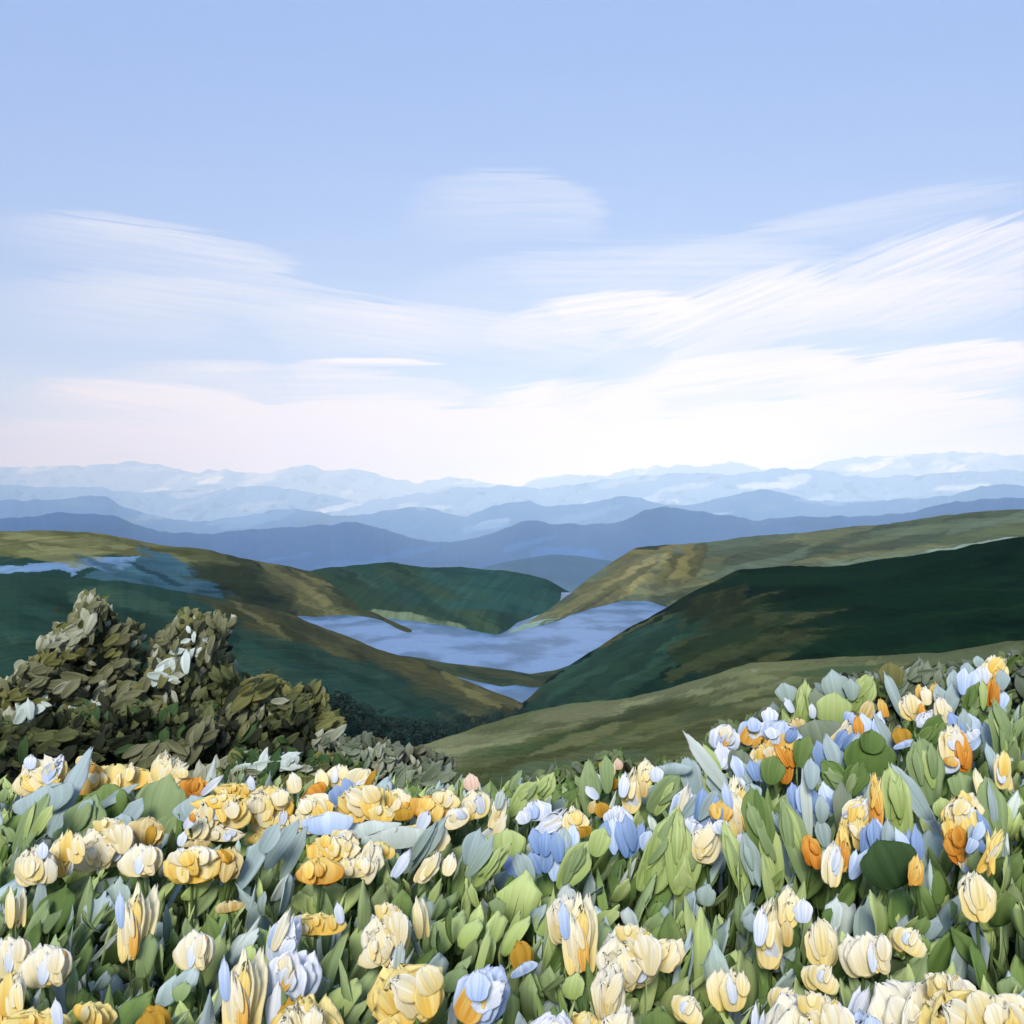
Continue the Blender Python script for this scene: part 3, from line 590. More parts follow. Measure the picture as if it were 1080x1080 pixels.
leafs = [
("long pale grey blade tapering to a point beside the wide yellow blossom", [(72,838,17,76,-16,'mist')]),
("slim pale blade lying across a rounded green leaf", [(122,841,9,40,-60,'mist'),(112,846,40,30,10,'mid')]),
("small pale oval leaf over broad green blades", [(90,854,12,20,-28,'mist'),(88,868,34,46,-8,'soft')]),
("pale blue grey curled leaf above the stacked creamy blossom", [(140,857,15,26,-34,'mist'),(128,866,18,12,10,'mist')]),
("wide bluish grey leaf under the corner's yellow blossom", [(48,842,52,22,20,'mist')]),
("broad plain green leaf below the tall creamy white blossom", [(170,848,44,46,-10,'soft'),(176,884,34,50,-26,'soft')]),
("striped green leaf at the near corner above the white round blossom", [(32,870,20,52,-22,'soft'),(45,866,10,30,-30,'lime')]),
("pale grey slanting blade between honey and butter blossoms", [(268,908,14,46,-26,'mist'),(285,884,16,26,-30,'mist')]),
("broad bluish white leaf between tan and orange petals", [(203,852,34,20,20,'mist')]),
("tall grey blades rising beside the butter and cream blossom", [(298,890,14,48,-34,'mist'),(310,900,12,44,-24,'sage')]),
("flat pale leaves spread under the bright yellow blossoms", [(346,868,44,18,4,'pale'),(392,874,50,13,4,'frost'),(418,884,60,18,6,'frost')]),
("grey sage blades crossing below the fringed yellow blossom", [(447,893,16,60,-40,'sage'),(500,893,20,30,-20,'mist')]),
("pair of lime leaves leaning together on the crest", [(555,844,24,38,-40,'lime'),(577,829,15,24,-30,'lime')]),
("round lime leaf above the deep blue patch", [(535,889,32,22,0,'lime')]),
("pale green slanting blade over the blue flowers", [(520,912,14,48,-42,'lime'),(507,904,12,40,-36,'sage')]),
("tall fan of striped pale grass leaves", [(702,897,34,70,-22,'lime'),(716,900,24,60,-6,'lime'),(690,905,22,54,-30,'lime'),(727,912,20,34,0,'lime')]),
("striped pale leaf slanting up from the lower edge near blue flowers", [(607,912,24,44,-38,'lime'),(632,888,20,24,-20,'lime')]),
("broad soft green leaf slanting behind the round white blossom", [(702,837,22,40,-48,'soft')]),
("bluish grey leaf standing under the slope's white blossom", [(729,820,20,34,14,'mist'),(712,811,30,10,0,'mist')]),
("long pale blade arching from the crest past the white open blossom", [(748,808,12,66,36,'frost'),(757,826,18,26,20,'mist')]),
("bright lime leaf behind the long arching blade", [(751,806,13,34,20,'lime'),(742,835,16,30,10,'lime')]),
("round grey leaf beside the ivory trumpet", [(794,837,16,17,0,'mist')]),
("broad grey blade sweeping down between green grass blades", [(808,872,14,50,24,'mist'),(823,902,10,46,14,'mist')]),
("shorter grey blade low beside the sweeping one", [(792,906,16,44,14,'sage')]),
("two small silvery leaves stacked above the orange tongue", [(821,868,14,20,32,'sage'),(831,884,10,17,28,'sage')]),
("fresh green blades in a dense tuft below the trumpet", [(840,888,24,70,12,'soft'),(800,866,26,54,8,'mid'),(812,900,22,60,10,'lime'),(775,905,16,60,14,'lime')]),
("upright white green stalk with an oval pale head", [(851,853,9,66,2,'frost'),(856,815,13,24,-8,'mist')]),
("two pale oval leaves above the tall white blossom", [(867,854,12,24,0,'mist'),(868,878,13,24,8,'mist')]),
("lime leaf standing upright under the rising olive slope", [(850,740,17,36,-8,'lime'),(833,756,16,20,-10,'lime')]),
("rounded grey sage leaf alone on the crest", [(829,730,18,16,8,'sage')]),
("wide grey green leaves clustered on the crest", [(882,724,26,28,6,'sage'),(898,727,14,18,0,'sage'),(862,742,14,26,0,'grey')]),
("scalloped lime leaf below the grey crest leaves", [(880,748,32,27,-6,'lime')]),
("pale lime leaf slanting up behind the tan golden blossom", [(911,731,20,34,-26,'lime')]),
("pale curving blade above the round yellow blossom", [(943,733,10,42,20,'mist')]),
("mustard brown leaf behind the curving blade", [(940,712,22,22,0,'olive')]),
("large plain green leaf in the middle of the rising slope", [(916,798,46,36,0,'deep'),(920,782,24,20,-10,'deep')]),
("tall rounded green leaf between two white edged blooms", [(977,813,30,54,4,'soft')]),
("pointed green leaf below the ivory petal", [(984,774,24,36,-34,'deep')]),
("heart shaped green leaf above the olive shade", [(882,820,20,34,36,'deep'),(902,822,22,34,-30,'deep')]),
("darkest green leaf rounded like a fan at the lower edge", [(938,911,46,40,20,'dark')]),
("oval sage green leaf under the orange tongued blossom", [(1015,828,26,20,0,'soft')]),
("oval green leaf with a silvery stripe near the amber blossom", [(1046,857,25,58,0,'soft'),(1048,852,7,46,4,'mist')]),
("tall narrow green leaf at the meadow's high side", [(1055,770,18,50,0,'soft')]),
("striped bright green leaf below the striped tan blossom", [(1026,741,20,38,-32,'mid'),(1037,732,8,24,-10,'lime')]),
("long silvery blade running down through striped green grass", [(965,842,16,64,30,'mist'),(980,866,12,74,24,'frost'),(990,895,18,66,20,'lime'),(975,900,12,60,22,'lime')]),
("broad pale striped grass leaf beside the ragged cream blossom", [(946,850,26,66,4,'lime'),(955,882,24,34,10,'soft')]),
("thin silvery blade curving over the large plain green leaf", [(936,777,8,48,30,'mist')]),
("pale grey leaf standing behind the crest's white blooms", [(1008,723,15,26,0,'mist'),(1020,709,13,17,-12,'mist')]),
("tiny grey leaf touching the slope at the crest's top", [(1032,698,9,10,0,'mist')]),
("silvery grass blade rising beside the corner's green leaf", [(1046,802,9,30,0,'mist'),(1052,900,10,46,-4,'mist')]),
("smooth grey striped leaf under the small yellow blossom", [(864,772,38,22,8,'grey'),(838,820,26,26,20,'grey'),(858,821,22,20,0,'grey')]),
("soft grey green leaf in a shaded gap above the white blossom", [(889,851,18,40,-6,'grey')]),
("small pale striped leaf beside the long silvery blade", [(995,852,20,16,10,'lime')]),
("green leaf tucked under the large golden orange blossom", [(815,812,22,24,-16,'mid')]),
("striped green tuft beside a small white petal", [(849,793,22,26,-24,'mid')]),
("grey leaf between white blossom and blue patch", [(781,803,26,20,-26,'grey')]),
("young soft green leaf rising from the crest by tiny buds", [(622,832,18,48,0,'soft'),(640,816,12,30,0,'soft')]),
]
for lab, dabs in leafs: leafy(lab, dabs)
# blue flowers: small clumps of many florets
blues = [
("deep blue flower patch at the meadow's lower edge beside lime leaves", [(586,899,48,38,4,'blue'),(552,912,36,18,10,'blue')]),
("sky blue flowers below the round bluish white blossom", [(655,882,44,24,-6,'blue'),(690,884,22,16,-10,'blue')]),
("lavender blue flowers around the golden round petal", [(742,862,34,44,-20,'blue'),(752,900,24,34,-10,'pale')]),
("blue flowers under the large golden orange blossom", [(795,813,44,16,4,'blue')]),
("rich blue flowers below the slanting cream blossom", [(897,792,30,34,-24,'blue'),(873,796,22,26,30,'blue')]),
("blue flowers behind the upright white green stalk", [(848,850,30,36,0,'blue'),(878,846,20,26,0,'blue')]),
("blue hood petals behind the orange tongued blossom", [(1017,768,28,22,10,'blue'),(1036,780,16,22,-20,'pale')]),
("blue flowers beneath the ragged cream blossom", [(917,884,20,24,0,'blue'),(934,880,18,24,-10,'pale')]),
("blue flowers between darkest leaf and silvery grass", [(961,892,24,26,0,'blue'),(904,913,16,22,-34,'blue')]),
("small blue patch behind the rounded cream blossom", [(361,835,22,16,10,'blue')]),
("pale blue flowers behind the crest's golden buds", [(999,736,20,26,0,'pale'),(1021,718,20,18,0,'pale'),(1056,728,10,30,0,'pale')]),
("pale blue flowers beside the slanting cream blossom's orange petal", [(921,767,18,22,0,'pale')]),
("thin blue blade petal beside the amber blossom", [(1037,882,5,36,18,'blue'),(1030,886,16,30,-18,'blue')]),
]
for lab, dabs in blues: leafy(lab, dabs, name='blue_flower', cat='flower', group='blue flowers in the meadow', off=.05)
# ------------------------------------------------------------------ ground cover that fills the meadow
mb = MB()
zone_l = ['soft']*8+['mid']*4+['mist']*3+['sage']*3+['frost']*1+['deep']*2+['lime']*6
zone_r = ['soft']*6+['lime']*6+['mid']*4+['deep']*3+['sage']*3+['mist']*1+['frost']*1+['lime']*2
for i in range(9500):
    y = 1.15+(3.75-1.15)*random.random()**.8
    x = random.uniform(-.62, .62)*y*1.02
    if i >= 6500: x = random.choice((-1, 1))*random.uniform(.62*y, .62*y+1.6)
    pxx = 540+x/y/PX
    cz = float(canopy(x, y)); low = random.random()
    h = random.uniform(.05, .13)*(.9 if y > 2.4 else 1)
    z = cz-.02-h-.20*low**1.2
    if y > 3.3: z -= .03+.22*(y-3.3)
    cols = zone_l if random.random() > (pxx-330)/300 else zone_r
    c = random.choice(cols)
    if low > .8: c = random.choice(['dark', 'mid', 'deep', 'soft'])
    az = random.gauss(0, .7); ln = random.gauss(.2, .45); tl = random.gauss(.35, .55)
    R = np.array((math.cos(az), math.sin(az), 0)); U = np.array((math.sin(tl)*math.cos(az), math.sin(ln), 1)); U /= np.linalg.norm(U)
    N = np.cross(U, R); N /= np.linalg.norm(N); N = -N if N[1] > 0 else N
    kind = random.random()
    if kind < .3: h *= random.uniform(1.3, 2.2); w = h*random.uniform(.1, .2); z -= h*.3
    elif kind < .6: w = h*random.uniform(.28, .45)
    elif kind < .85: w = h*random.uniform(.5, .8)
    else: h *= .6; w = h*random.uniform(.7, 1.0); z += .02
    c0, c1 = pal(c); jt = random.uniform(.8, 1.3); c0 = c0*jt; c1 = c1*jt
    dab(mb, (x, y, z), R, U, N, w, h, c0, c1, .15, random.uniform(0, .25), .05, .85, .2, 5, 7)
tag(mb.build('ground_cover', M_leaf), 'dense leafy ground cover filling the flower meadow', 'foliage', kind='stuff')
# fine grass in the gaps
mb = MB()
for i in range(7500):
    y = random.uniform(1.1, 3.9); x = random.uniform(-.66, .66)*y if i < 5000 else random.choice((-1, 1))*random.uniform(.66*y, .66*y+1.6)
    b = np.array((x, y, float(groundz(x, y))-.01)); h = random.uniform(.2, .42)
    a = random.uniform(0, 6.28); l = random.uniform(.02, .14); tp = b+np.array((math.cos(a)*l, math.sin(a)*l, h))
    mid_ = (b+tp)/2+np.array((0, 0, .03)); w = random.uniform(.003, .007); s = np.array((w, random.uniform(-w, w), 0))
    c = np.array(lin(random.choice([(92,108,50),(120,138,78),(150,166,110),(70,86,40)]), .65))
    mb.add([b-s, b+s, mid_+s*.8, mid_-s*.8, tp], [[0, 1, 2, 3]], c); mb.f.append([mb.n-2, mb.n-3, mb.n-1])
tag(mb.build('grass', M_leaf), 'thin grass blades between the meadow leaves', 'grass', kind='stuff')
# ------------------------------------------------------------------ shrubs
def shrub(label, poly, d, fill, dabs, n=150, thick=.5, group='shrubs at the meadow edge', size=(9, 19), cat='shrub', fillk=1.12):
    a = np.array(poly, float); cx = a[:, 0].mean(); by_ = a[:, 1].max()
    p = at(cx, by_, d); base = np.array((p[0], d, float(groundz(p[0], d))))
    root = empty('shrub', base); tag(root, label, cat, group)
    mb = MB()
    tops = [a[random.randrange(len(a))]*.5+np.array((cx, a[:, 1].mean()))*.5 for _ in range(6)]
    for tpx in tops:
        tube(mb, stem_pts(base+np.array((random.uniform(-.1, .1), random.uniform(-.1, .1), 0)), at(tpx[0], tpx[1], d+random.uniform(-.2, .2)), .12), .022, .006, lin((70, 62, 44), .6))
    mb.build('stem', M_stem, root, base)
    mb = MB(); lo = a.min(0); hi = a.max(0); done = 0; n = int(n*2.0)
    while done < n:
        x = random.uniform(lo[0], hi[0]); y = random.uniform(lo[1], hi[1])
        if not inpoly(poly, np.array([x]), np.array([y]))[0]: continue
        done += 1
        dp = random.uniform(-thick, thick); w = random.uniform(*size)*.62; h = w*random.uniform(1.4, 2.2)
        c = random.choice(fill)
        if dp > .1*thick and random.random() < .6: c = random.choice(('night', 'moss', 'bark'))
        put_dab(mb, x, y, w, h, random.gauss(-28, 42), c, d+dp, random.uniform(-.1, .6), random.uniform(.05, .2), random.uniform(0, .2), 7, 7, yaw=random.uniform(-.5, .5), k=fillk, taper=.85)
    done = 0
    while done < n*1.5:
        x = random.gauss(0, 6)+random.uniform(lo[0], hi[0]); y = random.gauss(0, 6)+random.uniform(lo[1], hi[1])
        if not inpoly(poly, np.array([x+(cx-x)*.08]), np.array([y+5])) [0]: continue
        done += 1; w = random.uniform(4, 8)
        put_dab(mb, x, y, w, w*random.uniform(1.4, 2.2), random.uniform(-80, 80), random.choice(fill), d+random.uniform(-thick, thick*.6), random.uniform(-.2, .8), .2, .1, 5, 5, yaw=random.uniform(-.6, .6), k=fillk, taper=.5)
    top_ = sorted(poly, key=lambda q: q[1])[:max(4, len(poly)//2)]
    stm = MB()
    for q in range(26):
        a0_, b0_ = random.choice(top_); x = a0_+random.uniform(-16, 16); y = b0_+random.uniform(-4, 14); ln_ = random.uniform(12, 26); tl_ = random.uniform(-.5, .7); ds = d+random.uniform(-thick, thick)*.6
        tube(stm, [at(x-tl_*ln_, y+ln_, ds), at(x-tl_*ln_*.3, y+ln_*.4, ds), at(x, y-4, ds)], .007, .003, lin((86, 82, 56), .7), 5)
        for r in range(7):
            f_ = r/7; c = random.choice(fill)
            put_dab(mb, x-tl_*ln_*f_+random.uniform(-4, 4), y+ln_*f_-6, random.uniform(3.5, 7), random.uniform(8, 14), random.choice((-1, 1))*random.uniform(15, 65), c if c not in ('night', 'bark') else 'moss', ds-random.uniform(0, .05), random.uniform(0, .6), .15, .1, 5, 6, k=fillk, taper=.55)
    stm.build('twig', M_stem, root, base)
    mb.build('foliage', M_leaf, root, base)
    for (x, y, w, h, an, c) in dabs:
        mb = MB(); k_ = max(4, int(w*h/42)); wide = w > h; ar = math.radians(an)
        for q in range(k_):
            lx = random.uniform(-.5, .5)*w*.9; ly = random.uniform(-.5, .5)*h*.9
            ln_ = min(26, max(w, h)*random.uniform(.3, .55)); wd = min(max(4, ln_*random.uniform(.3, .5)), 11)
            a2 = (an-70 if wide else an)+random.gauss(0, 30)
            cc = c if random.random() < .8 else random.choice(fill)
            put_dab(mb, x+lx*math.cos(ar)-ly*math.sin(ar), y-lx*math.sin(ar)-ly*math.cos(ar), wd, ln_, a2, cc, d-thick*random.uniform(.95, 1.45), random.uniform(0, .6), random.uniform(.05, .2), .1, 7, 7, taper=.7, rag=.08, k=1.0, streak=.4, yaw=random.uniform(-.4, .4))
        mb.build('foliage', M_leaf, root, base)
    return root
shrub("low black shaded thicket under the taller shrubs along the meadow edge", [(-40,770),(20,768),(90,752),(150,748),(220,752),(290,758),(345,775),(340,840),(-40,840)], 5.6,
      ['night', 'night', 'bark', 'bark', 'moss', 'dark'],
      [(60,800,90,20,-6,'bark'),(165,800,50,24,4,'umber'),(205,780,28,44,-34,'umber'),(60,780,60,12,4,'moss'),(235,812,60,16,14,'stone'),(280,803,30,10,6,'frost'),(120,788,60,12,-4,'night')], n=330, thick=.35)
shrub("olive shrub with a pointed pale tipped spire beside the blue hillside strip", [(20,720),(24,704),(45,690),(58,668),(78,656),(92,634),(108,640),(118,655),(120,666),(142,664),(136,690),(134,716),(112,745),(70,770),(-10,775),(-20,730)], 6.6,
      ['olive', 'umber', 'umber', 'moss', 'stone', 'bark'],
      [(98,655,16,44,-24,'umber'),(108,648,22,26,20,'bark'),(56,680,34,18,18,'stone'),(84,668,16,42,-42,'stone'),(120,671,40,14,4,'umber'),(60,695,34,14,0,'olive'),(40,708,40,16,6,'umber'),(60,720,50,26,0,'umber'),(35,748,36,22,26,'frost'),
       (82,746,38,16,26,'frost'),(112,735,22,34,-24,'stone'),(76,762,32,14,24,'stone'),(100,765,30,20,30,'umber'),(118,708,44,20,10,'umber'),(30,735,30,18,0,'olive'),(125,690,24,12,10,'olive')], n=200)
shrub("olive shrub with white leaf tufts and a rounded twin top", [(130,742),(150,716),(165,700),(172,682),(182,662),(196,652),(204,660),(216,656),(234,654),(236,690),(246,702),(246,724),(232,748),(200,790),(150,800),(118,782)], 6.3,
      ['umber', 'umber', 'olive', 'moss', 'stone', 'bark'],
      [(200,660,13,14,0,'olive'),(222,676,26,44,-10,'umber'),(180,680,20,30,-20,'umber'),(200,671,12,18,-10,'frost'),(216,684,10,22,-42,'frost'),(182,702,18,42,-40,'frost'),(182,722,28,22,8,'stone'),(178,736,26,14,30,'stone'),(180,718,20,12,10,'moss'),
       (150,730,44,26,8,'umber'),(150,752,50,28,2,'umber'),(178,750,16,18,10,'olive'),(172,765,56,20,10,'moss'),(235,712,22,30,0,'moss'),(206,724,26,30,-14,'moss'),(150,772,60,12,10,'umber')], n=190)
shrub("wide low shrub with one golden leaf mass and a pale tuft", [(215,800),(226,756),(250,732),(274,716),(290,718),(292,730),(322,730),(326,752),(352,756),(346,790),(320,810),(240,815)], 6.0,
      ['moss', 'umber', 'olive', 'moss', 'bark'],
      [(268,730,20,48,-58,'olive'),(285,745,13,36,-58,'stone'),(304,748,40,30,10,'moss'),(256,765,24,34,-20,'umber'),(232,775,30,34,-36,'umber'),(272,762,20,26,-28,'umber'),(338,767,16,38,-56,'olive'),(342,777,12,42,-58,'stone'),(300,790,40,22,6,'moss'),(252,745,30,16,26,'umber')], n=210)
shrub("small grey sage shrub at the foot of the dark wood", [(355,800),(362,788),(385,784),(405,786),(420,795),(445,798),(478,806),(470,826),(400,836),(350,830)], 5.2,
      ['grey', 'grey', 'umber', 'stone'],
      [(370,793,26,15,4,'grey'),(385,796,16,28,-30,'grey'),(398,796,15,24,-24,'stone'),(405,800,24,22,-40,'grey'),(411,808,38,15,14,'stone'),(438,808,12,19,-10,'stone'),(380,808,22,20,0,'grey'),(440,820,64,16,2,'grey'),(455,826,12,16,0,'stone'),(360,806,14,16,0,'grey')], n=60, thick=.15, size=(12, 22), fillk=.62)
shrub("mossy olive bush with a pale spray beside small cream buds", [(225,845),(230,820),(262,800),(300,804),(345,800),(372,815),(350,836),(300,850)], 4.4,
      ['moss', 'olive', 'dark', 'dark'],
      [(285,806,58,9,4,'frost'),(310,801,16,14,14,'frost'),(335,812,34,9,4,'stone'),(262,815,40,14,12,'stone'),(275,822,40,26,20,'moss'),(320,824,36,16,-10,'mid')], n=60, thick=.12, size=(10, 20))
shrub("soft green leafy bush on the crest behind tiny buds", [(560,850),(566,828),(585,815),(620,812),(640,800),(670,812),(720,810),(745,800),(770,770),(800,762),(800,850)], 4.0,
      ['soft', 'soft', 'mid', 'grey', 'deep'], [(580,824,30,14,20,'soft'),(650,826,30,20,10,'soft'),(750,800,30,40,-14,'mid'),(712,815,40,16,10,'grey'),(610,838,26,34,0,'soft')], n=130, thick=.12, size=(12, 24), fillk=.6)
shrub("grey green bush along the top crest of the meadow", [(800,790),(805,760),(830,745),(860,738),(880,722),(930,715),(955,712),(1000,708),(1060,700),(1100,690),(1100,790)], 4.2,
      ['grey', 'soft', 'mid', 'grey', 'sage'], [(960,722,50,30,10,'grey'),(990,716,20,30,-24,'grey'),(1030,756,40,26,14,'grey'),(900,745,40,26,0,'grey'),(975,768,40,22,0,'soft')], n=170, thick=.12, size=(12, 26), fillk=.6)
# ------------------------------------------------------------------ dark wood at the foot of the spur
crest_w = [(250,724),(300,727),(335,722),(365,733),(395,750),(415,757),(440,758),(470,758),(500,752),(530,748),(560,745)]
def tree_mesh(h, seed):
    R = random.Random(seed); t = MB(); tube(t, [(0, 0, 0), (.02*h, 0, .3*h), (0, .01*h, .7*h)], .03*h, .01*h, lin((60, 52, 40), .6))
    for k in range(4):
        a = R.uniform(0, 6.28); tube(t, [(0, 0, .3*h+.08*h*k), (.18*h*math.cos(a), .18*h*math.sin(a), .5*h+.08*h*k)], .012*h, .004*h, lin((60, 52, 40), .6), 5)
    c = MB(); cl = [(R.gauss(0, .2)*h, R.gauss(0, .2)*h, R.uniform(.3, .86)*h, R.uniform(.13, .22)*h) for _ in range(14)]
    for (x, y, z, r) in cl:
        col = np.array(lin(R.choice([(26,52,38),(34,62,44),(22,46,34),(42,66,44)]), ALB))
        for _ in range(45):
            v = np.array((R.gauss(0, 1), R.gauss(0, 1), R.gauss(0, 1))); v /= np.linalg.norm(v); q = np.array((x, y, z))+v*r*R.uniform(.6, 1)
            s = .05*h*R.uniform(.6, 1.3); e1 = np.cross(v, (R.random(), R.random(), R.random())); e1 /= np.linalg.norm(e1); e2 = np.cross(v, e1)
            c.add([q-s*e1, q+s*e2*.6, q+s*e1, q-s*e2*.6], [[0, 1, 2, 3]], col*R.uniform(.7, 1.3))
    return t, c
protos = []
cnt = 0
for row, (dy, n_, dd) in enumerate(((0, 24, 0), (9, 20, -14))):
    for i in range(n_):
        px = 285+(i+random.uniform(-.35, .35))*(565-285)/n_
        py = float(np.interp(px, [c[0] for c in crest_w], [c[1] for c in crest_w]))+dy+random.uniform(-3, 3)
        d = (float(np.interp(px, [250, 400, 560], [235, 300, 470]))+dd)*K
        hp = random.uniform(17, 26)*float(np.interp(px, [285, 400, 565], [1.3, 1, .55])); p = at(px, py+hp, d); hm = hp*PX*d
        if len(protos) < 5:
            root = empty('tree', p); t, c = tree_mesh(1.0, 90+len(protos))
            protos.append((t.build('trunk', M_stem, root), c.build('crown', M_tree, root, smooth=False), root))
        else:
            a, b, r0 = protos[random.randrange(5)]
            root = r0.copy(); COL.objects.link(root); root.location = p
            for ch in (a, b):
                cc = ch.copy(); COL.objects.link(cc); cc.parent = root
        root.scale = (hm*random.uniform(1, 1.4), hm*1.2, hm); root.rotation_euler[2] = random.uniform(0, 6.28)
        tag(root, 'dark green tree in the wooded band at the foot of the spur', 'tree', 'trees of the dark wood in the valley')
# ------------------------------------------------------------------ haze
mb = MB(); x0, x1, y0, y1, z0, z1 = -60000, 60000, -900, 76000, EYE-850, 4300
V = [(x, y, z) for z in (z0, z1) for y in (y0, y1) for x in (x0, x1)]
mb.add(V, [[0, 2, 3, 1], [4, 5, 7, 6], [0, 1, 5, 4], [2, 6, 7, 3], [0, 4, 6, 2], [1, 3, 7, 5]], (1, 1, 1))
mz = bpy.data.materials.new('haze_air'); mz.use_nodes = True; nt = mz.node_tree; nt.nodes.remove(nt.nodes['Principled BSDF'])
pv = nt.nodes.new('ShaderNodeVolumePrincipled'); pv.inputs['Color'].default_value = (.43, .69, 1, 1); pv.inputs['Density'].default_value = 4.2e-5; pv.inputs['Anisotropy'].default_value = -.62
pv.inputs['Absorption Color'].default_value = (1, 1, 1, 1)
nt.links.new(pv.outputs[0], nt.nodes['Material Output'].inputs['Volume'])
tag(mb.build('haze', mz, smooth=False), 'pale blue haze filling the distance over the valley', 'haze', kind='stuff')
# ------------------------------------------------------------------ sky, sun
SUN = np.array((-.16, -.88, .56)); SUN /= np.linalg.norm(SUN)
elev = math.asin(SUN[2]); rot = math.atan2(SUN[0], SUN[1])
W = bpy.data.worlds.new('World'); C.world = W; W.use_nodes = True
w = NT(W.node_tree); bg = W.node_tree.nodes['Background']; SKY = .1; bg.inputs['Strength'].default_value = SKY
sky = w.node('ShaderNodeTexSky', sky_type='NISHITA', sun_disc=False, sun_elevation=elev, sun_rotation=rot)
sky.air_density = 1.0; sky.dust_density = .6; sky.ozone_density = 2.0
tc = w.node('ShaderNodeTexCoord'); sp = w.node('ShaderNodeSeparateXYZ'); w.link(tc.outputs['Generated'], sp.inputs[0])
yy = w.math('MAXIMUM', w.math('ABSOLUTE', sp.outputs[1]), .12)
su = w.math('DIVIDE', w.math('DIVIDE', sp.outputs[0], yy), PX*100); sv = w.math('DIVIDE', w.math('DIVIDE', sp.outputs[2], yy), PX*100)
cb = w.node('ShaderNodeCombineXYZ'); w.link(su, cb.inputs[0]); w.link(sv, cb.inputs[1])
def mixc(fac, a, b_):
    m_ = w.node('ShaderNodeMix', data_type='RGBA')
    for inp, x in ((m_.inputs[0], fac), (m_.inputs[6], a), (m_.inputs[7], b_)):
        if isinstance(x, (tuple, float)): inp.default_value = x
        else: w.link(x, inp)
    return m_.outputs[2]
def smap(x, a, b_, lo=0., hi=1.):
    r = w.node('ShaderNodeMapRange', interpolation_type='SMOOTHSTEP'); w.link(x, r.inputs[0])
    r.inputs[1].default_value = a; r.inputs[2].default_value = b_; r.inputs[3].default_value = lo; r.inputs[4].default_value = hi
    return r.outputs[0]
def cl(c, k=1.0): return tuple(v/SKY*k/1.6 for v in lin(c))+(1,)
# thin high veil of cloud, whiter towards the horizon, drawn out in streaks
mpg = w.node('ShaderNodeMapping'); mpg.inputs['Scale'].default_value = (.35, 2.6, 1); mpg.inputs['Rotation'].default_value = (0, 0, math.radians(-4)); w.link(cb.outputs[0], mpg.inputs[0])
ng = w.node('ShaderNodeTexNoise', i_Scale=1.0, i_Detail=4.0, i_Roughness=.6); w.link(mpg.outputs[0], ng.inputs['Vector'])
mpf = w.node('ShaderNodeMapping'); mpf.inputs['Scale'].default_value = (.5, 22, 1); mpf.inputs['Rotation'].default_value = (0, 0, math.radians(-3)); w.link(cb.outputs[0], mpf.inputs[0])
nf_ = w.node('ShaderNodeTexNoise', i_Scale=1.0, i_Detail=4.0); w.link(mpf.outputs[0], nf_.inputs['Vector'])
vv = w.math('ADD', sv, w.math('MULTIPLY', w.math('SUBTRACT', ng.outputs[0], .5), -1.3))
vv = w.math('ADD', vv, w.math('MULTIPLY', w.math('SUBTRACT', nf_.outputs[0], .5), -.6))
col = mixc(.86, sky.outputs[0], cl((161, 188, 254), .97))
ramp = w.node('ShaderNodeValToRGB'); e = ramp.color_ramp; e.interpolation = 'B_SPLINE'
w.link(w.math('DIVIDE', vv, 5.0), ramp.inputs[0])
pts = [(0.0, .97), (.11, .80), (.20, .42), (.32, .23), (.46, .14), (.60, .08), (.75, .05), (1.0, 0.0)]
e.elements[0].position = 0; e.elements[0].color = (pts[0][1],)*3+(1,); e.elements[1].position = 1; e.elements[1].color = (0, 0, 0, 1)
for ps, vl in pts[1:-1]:
    q = e.elements.new(ps); q.color = (vl, vl, vl, 1)
col = mixc(ramp.outputs[0], col, cl((236, 247, 255), 1.24))
streaks = {}
for an_ in (-22, -8, 0, 8, 22):
    mp_ = w.node('ShaderNodeMapping', vector_type='TEXTURE'); w.link(cb.outputs[0], mp_.inputs[0])
    mp_.inputs['Rotation'].default_value = (0, 0, math.radians(an_)); mp_.inputs['Scale'].default_value = (1.9, .05, 1); mp_.inputs['Location'].default_value = (an_*1.7, an_*.3, 0)
    n_ = w.node('ShaderNodeTexNoise', i_Scale=1.0, i_Detail=3.0, i_Roughness=.6, noise_dimensions='2D'); w.link(mp_.outputs[0], n_.inputs['Vector'])
    streaks[an_] = n_.outputs[0]
def stroke(cx, cy, hl, hw, ang, st, c=(250, 251, 255), seed=0.0):
    global col
    mp_ = w.node('ShaderNodeMapping', vector_type='TEXTURE'); w.link(cb.outputs[0], mp_.inputs[0])
    mp_.inputs['Location'].default_value = ((cx-540)/100, (540-cy)/100, 0); mp_.inputs['Rotation'].default_value = (0, 0, math.radians(ang)); mp_.inputs['Scale'].default_value = (hl*1.1/100, hw*1.25/100, 1)
    nz = streaks[min(streaks, key=lambda q: abs(q-ang))]
    sx = w.node('ShaderNodeSeparateXYZ'); w.link(mp_.outputs[0], sx.inputs[0])
    ax = w.math('ABSOLUTE', sx.outputs[0])
    bendy = w.math('ADD', sx.outputs[1], w.math('MULTIPLY', w.math('MULTIPLY', sx.outputs[0], sx.outputs[0]), .35))
    r = w.math('ADD', w.math('MULTIPLY', w.math('MULTIPLY', ax, ax), ax), w.math('MULTIPLY', bendy, bendy))
    r = w.math('ADD', r, w.math('MULTIPLY', w.math('SUBTRACT', nz, .5), 1.7))
    mk = smap(r, 1.0, .55)
    fall = smap(sx.outputs[0], -1.15, -.1)
    edge = smap(bendy, -1.0, .7, .3, 1.0)
    f = w.math('MULTIPLY', w.math('MULTIPLY', mk, w.math('MULTIPLY', fall, edge)), st)
    f = w.math('MULTIPLY', f, smap(nz, .3, .7, .75, 1.6), True)
    col = mixc(f, col, cl(c, 1.12))
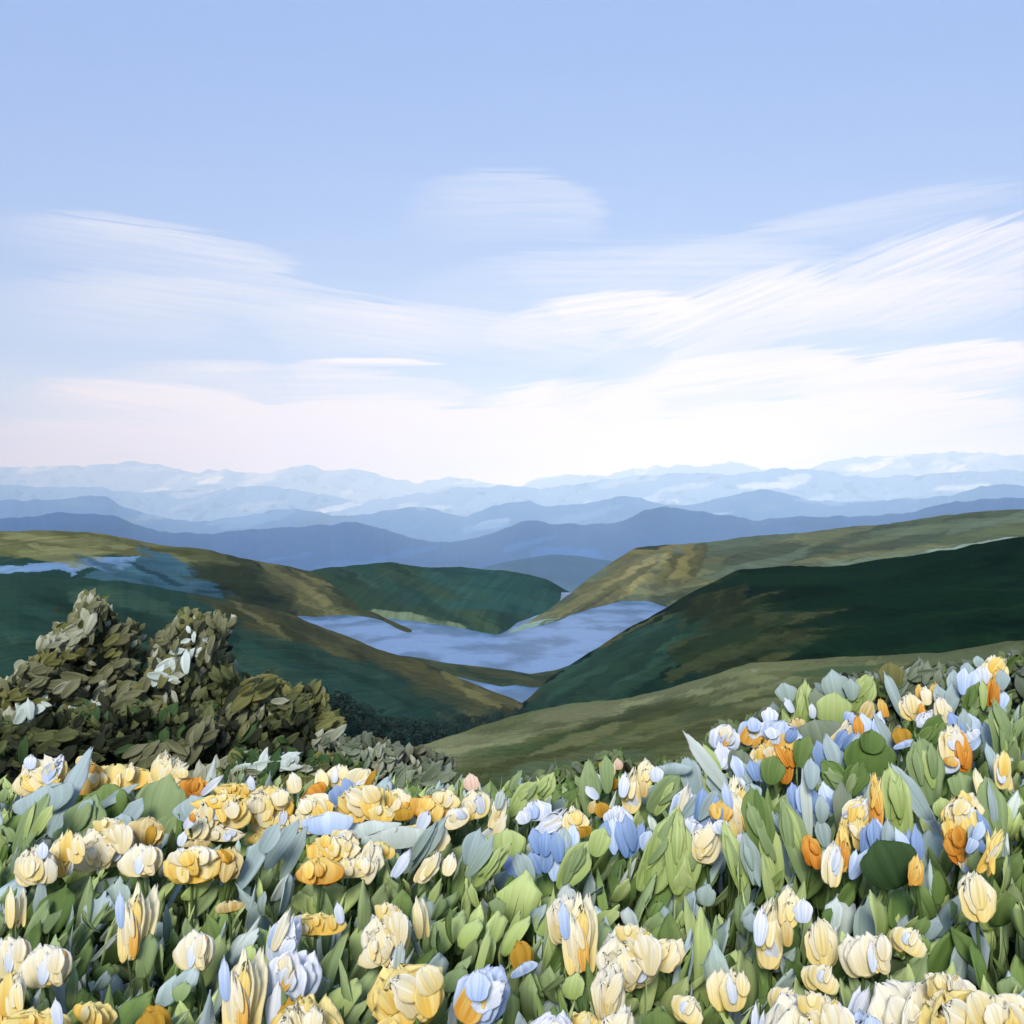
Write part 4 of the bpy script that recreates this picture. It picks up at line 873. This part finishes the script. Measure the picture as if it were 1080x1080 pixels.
for i, s_ in enumerate([
    (530, 218, 110, 34, 0, .16), (150, 262, 170, 26, -9, .22), (220, 330, 260, 34, -4, .22), (745, 352, 150, 40, 24, .42), (625, 336, 120, 22, 7, .55), (980, 300, 170, 50, 18, .36),
    (840, 250, 240, 20, 14, .14), (760, 402, 150, 26, 9, .75), (960, 398, 150, 26, 11, .6), (160, 428, 150, 22, -6, .8), (385, 382, 80, 4, 0, .7), (300, 405, 200, 20, -3, .3), (590, 436, 110, 30, 6, .85), (850, 445, 230, 26, 5, .85),
    (900, 330, 190, 26, 10, .3), (470, 350, 200, 24, -6, .25), (330, 445, 170, 22, 4, .6), (660, 300, 260, 40, 4, .16), (400, 462, 240, 26, 3, .7), (120, 470, 180, 24, -2, .5), (700, 470, 170, 26, 3, .9)]):
    stroke(*s_[:5], min(1.0, s_[5]*1.6), seed=i+1.0)
for i, s_ in enumerate([(300, 305, 70, 6, -8, .28), (640, 395, 70, 18, 22, .4), (255, 365, 70, 24, -34, .26), (860, 365, 100, 12, 8, .3), (480, 300, 130, 30, -22, .2), (760, 255, 160, 12, -2, .3), (420, 200, 260, 9, 0, .2)]):
    stroke(*s_, c=(166, 194, 244), seed=i+31.0)
w.link(col, bg.inputs['Color'])
W.cycles.sampling_method = 'MANUAL'; W.cycles.sample_map_resolution = 256
L = bpy.data.lights.new('sun', 'SUN'); L.energy = 2.1; L.angle = math.radians(18); L.color = (1, .97, .925)
lo_ = bpy.data.objects.new('sun', L); COL.objects.link(lo_)
from mathutils import Vector
lo_.rotation_euler = Vector(tuple(SUN)).to_track_quat('Z', 'Y').to_euler(); lo_.location = (0, -20, 40)
# ------------------------------------------------------------------ camera and render
cam = bpy.data.cameras.new('camera'); co = bpy.data.objects.new('camera', cam); COL.objects.link(co)
cam.sensor_width = 36; cam.lens = 18/.466; co.location = (0, 0, EYE); co.rotation_euler = (math.radians(90), 0, 0)
cam.clip_start = .05; cam.clip_end = 200000
C.camera = co
C.view_settings.view_transform = 'Standard'; C.view_settings.look = 'None'; C.view_settings.exposure = .72; C.view_settings.gamma = 1
C.cycles.volume_bounces = 1; C.cycles.max_bounces = 6; C.cycles.use_denoising = True
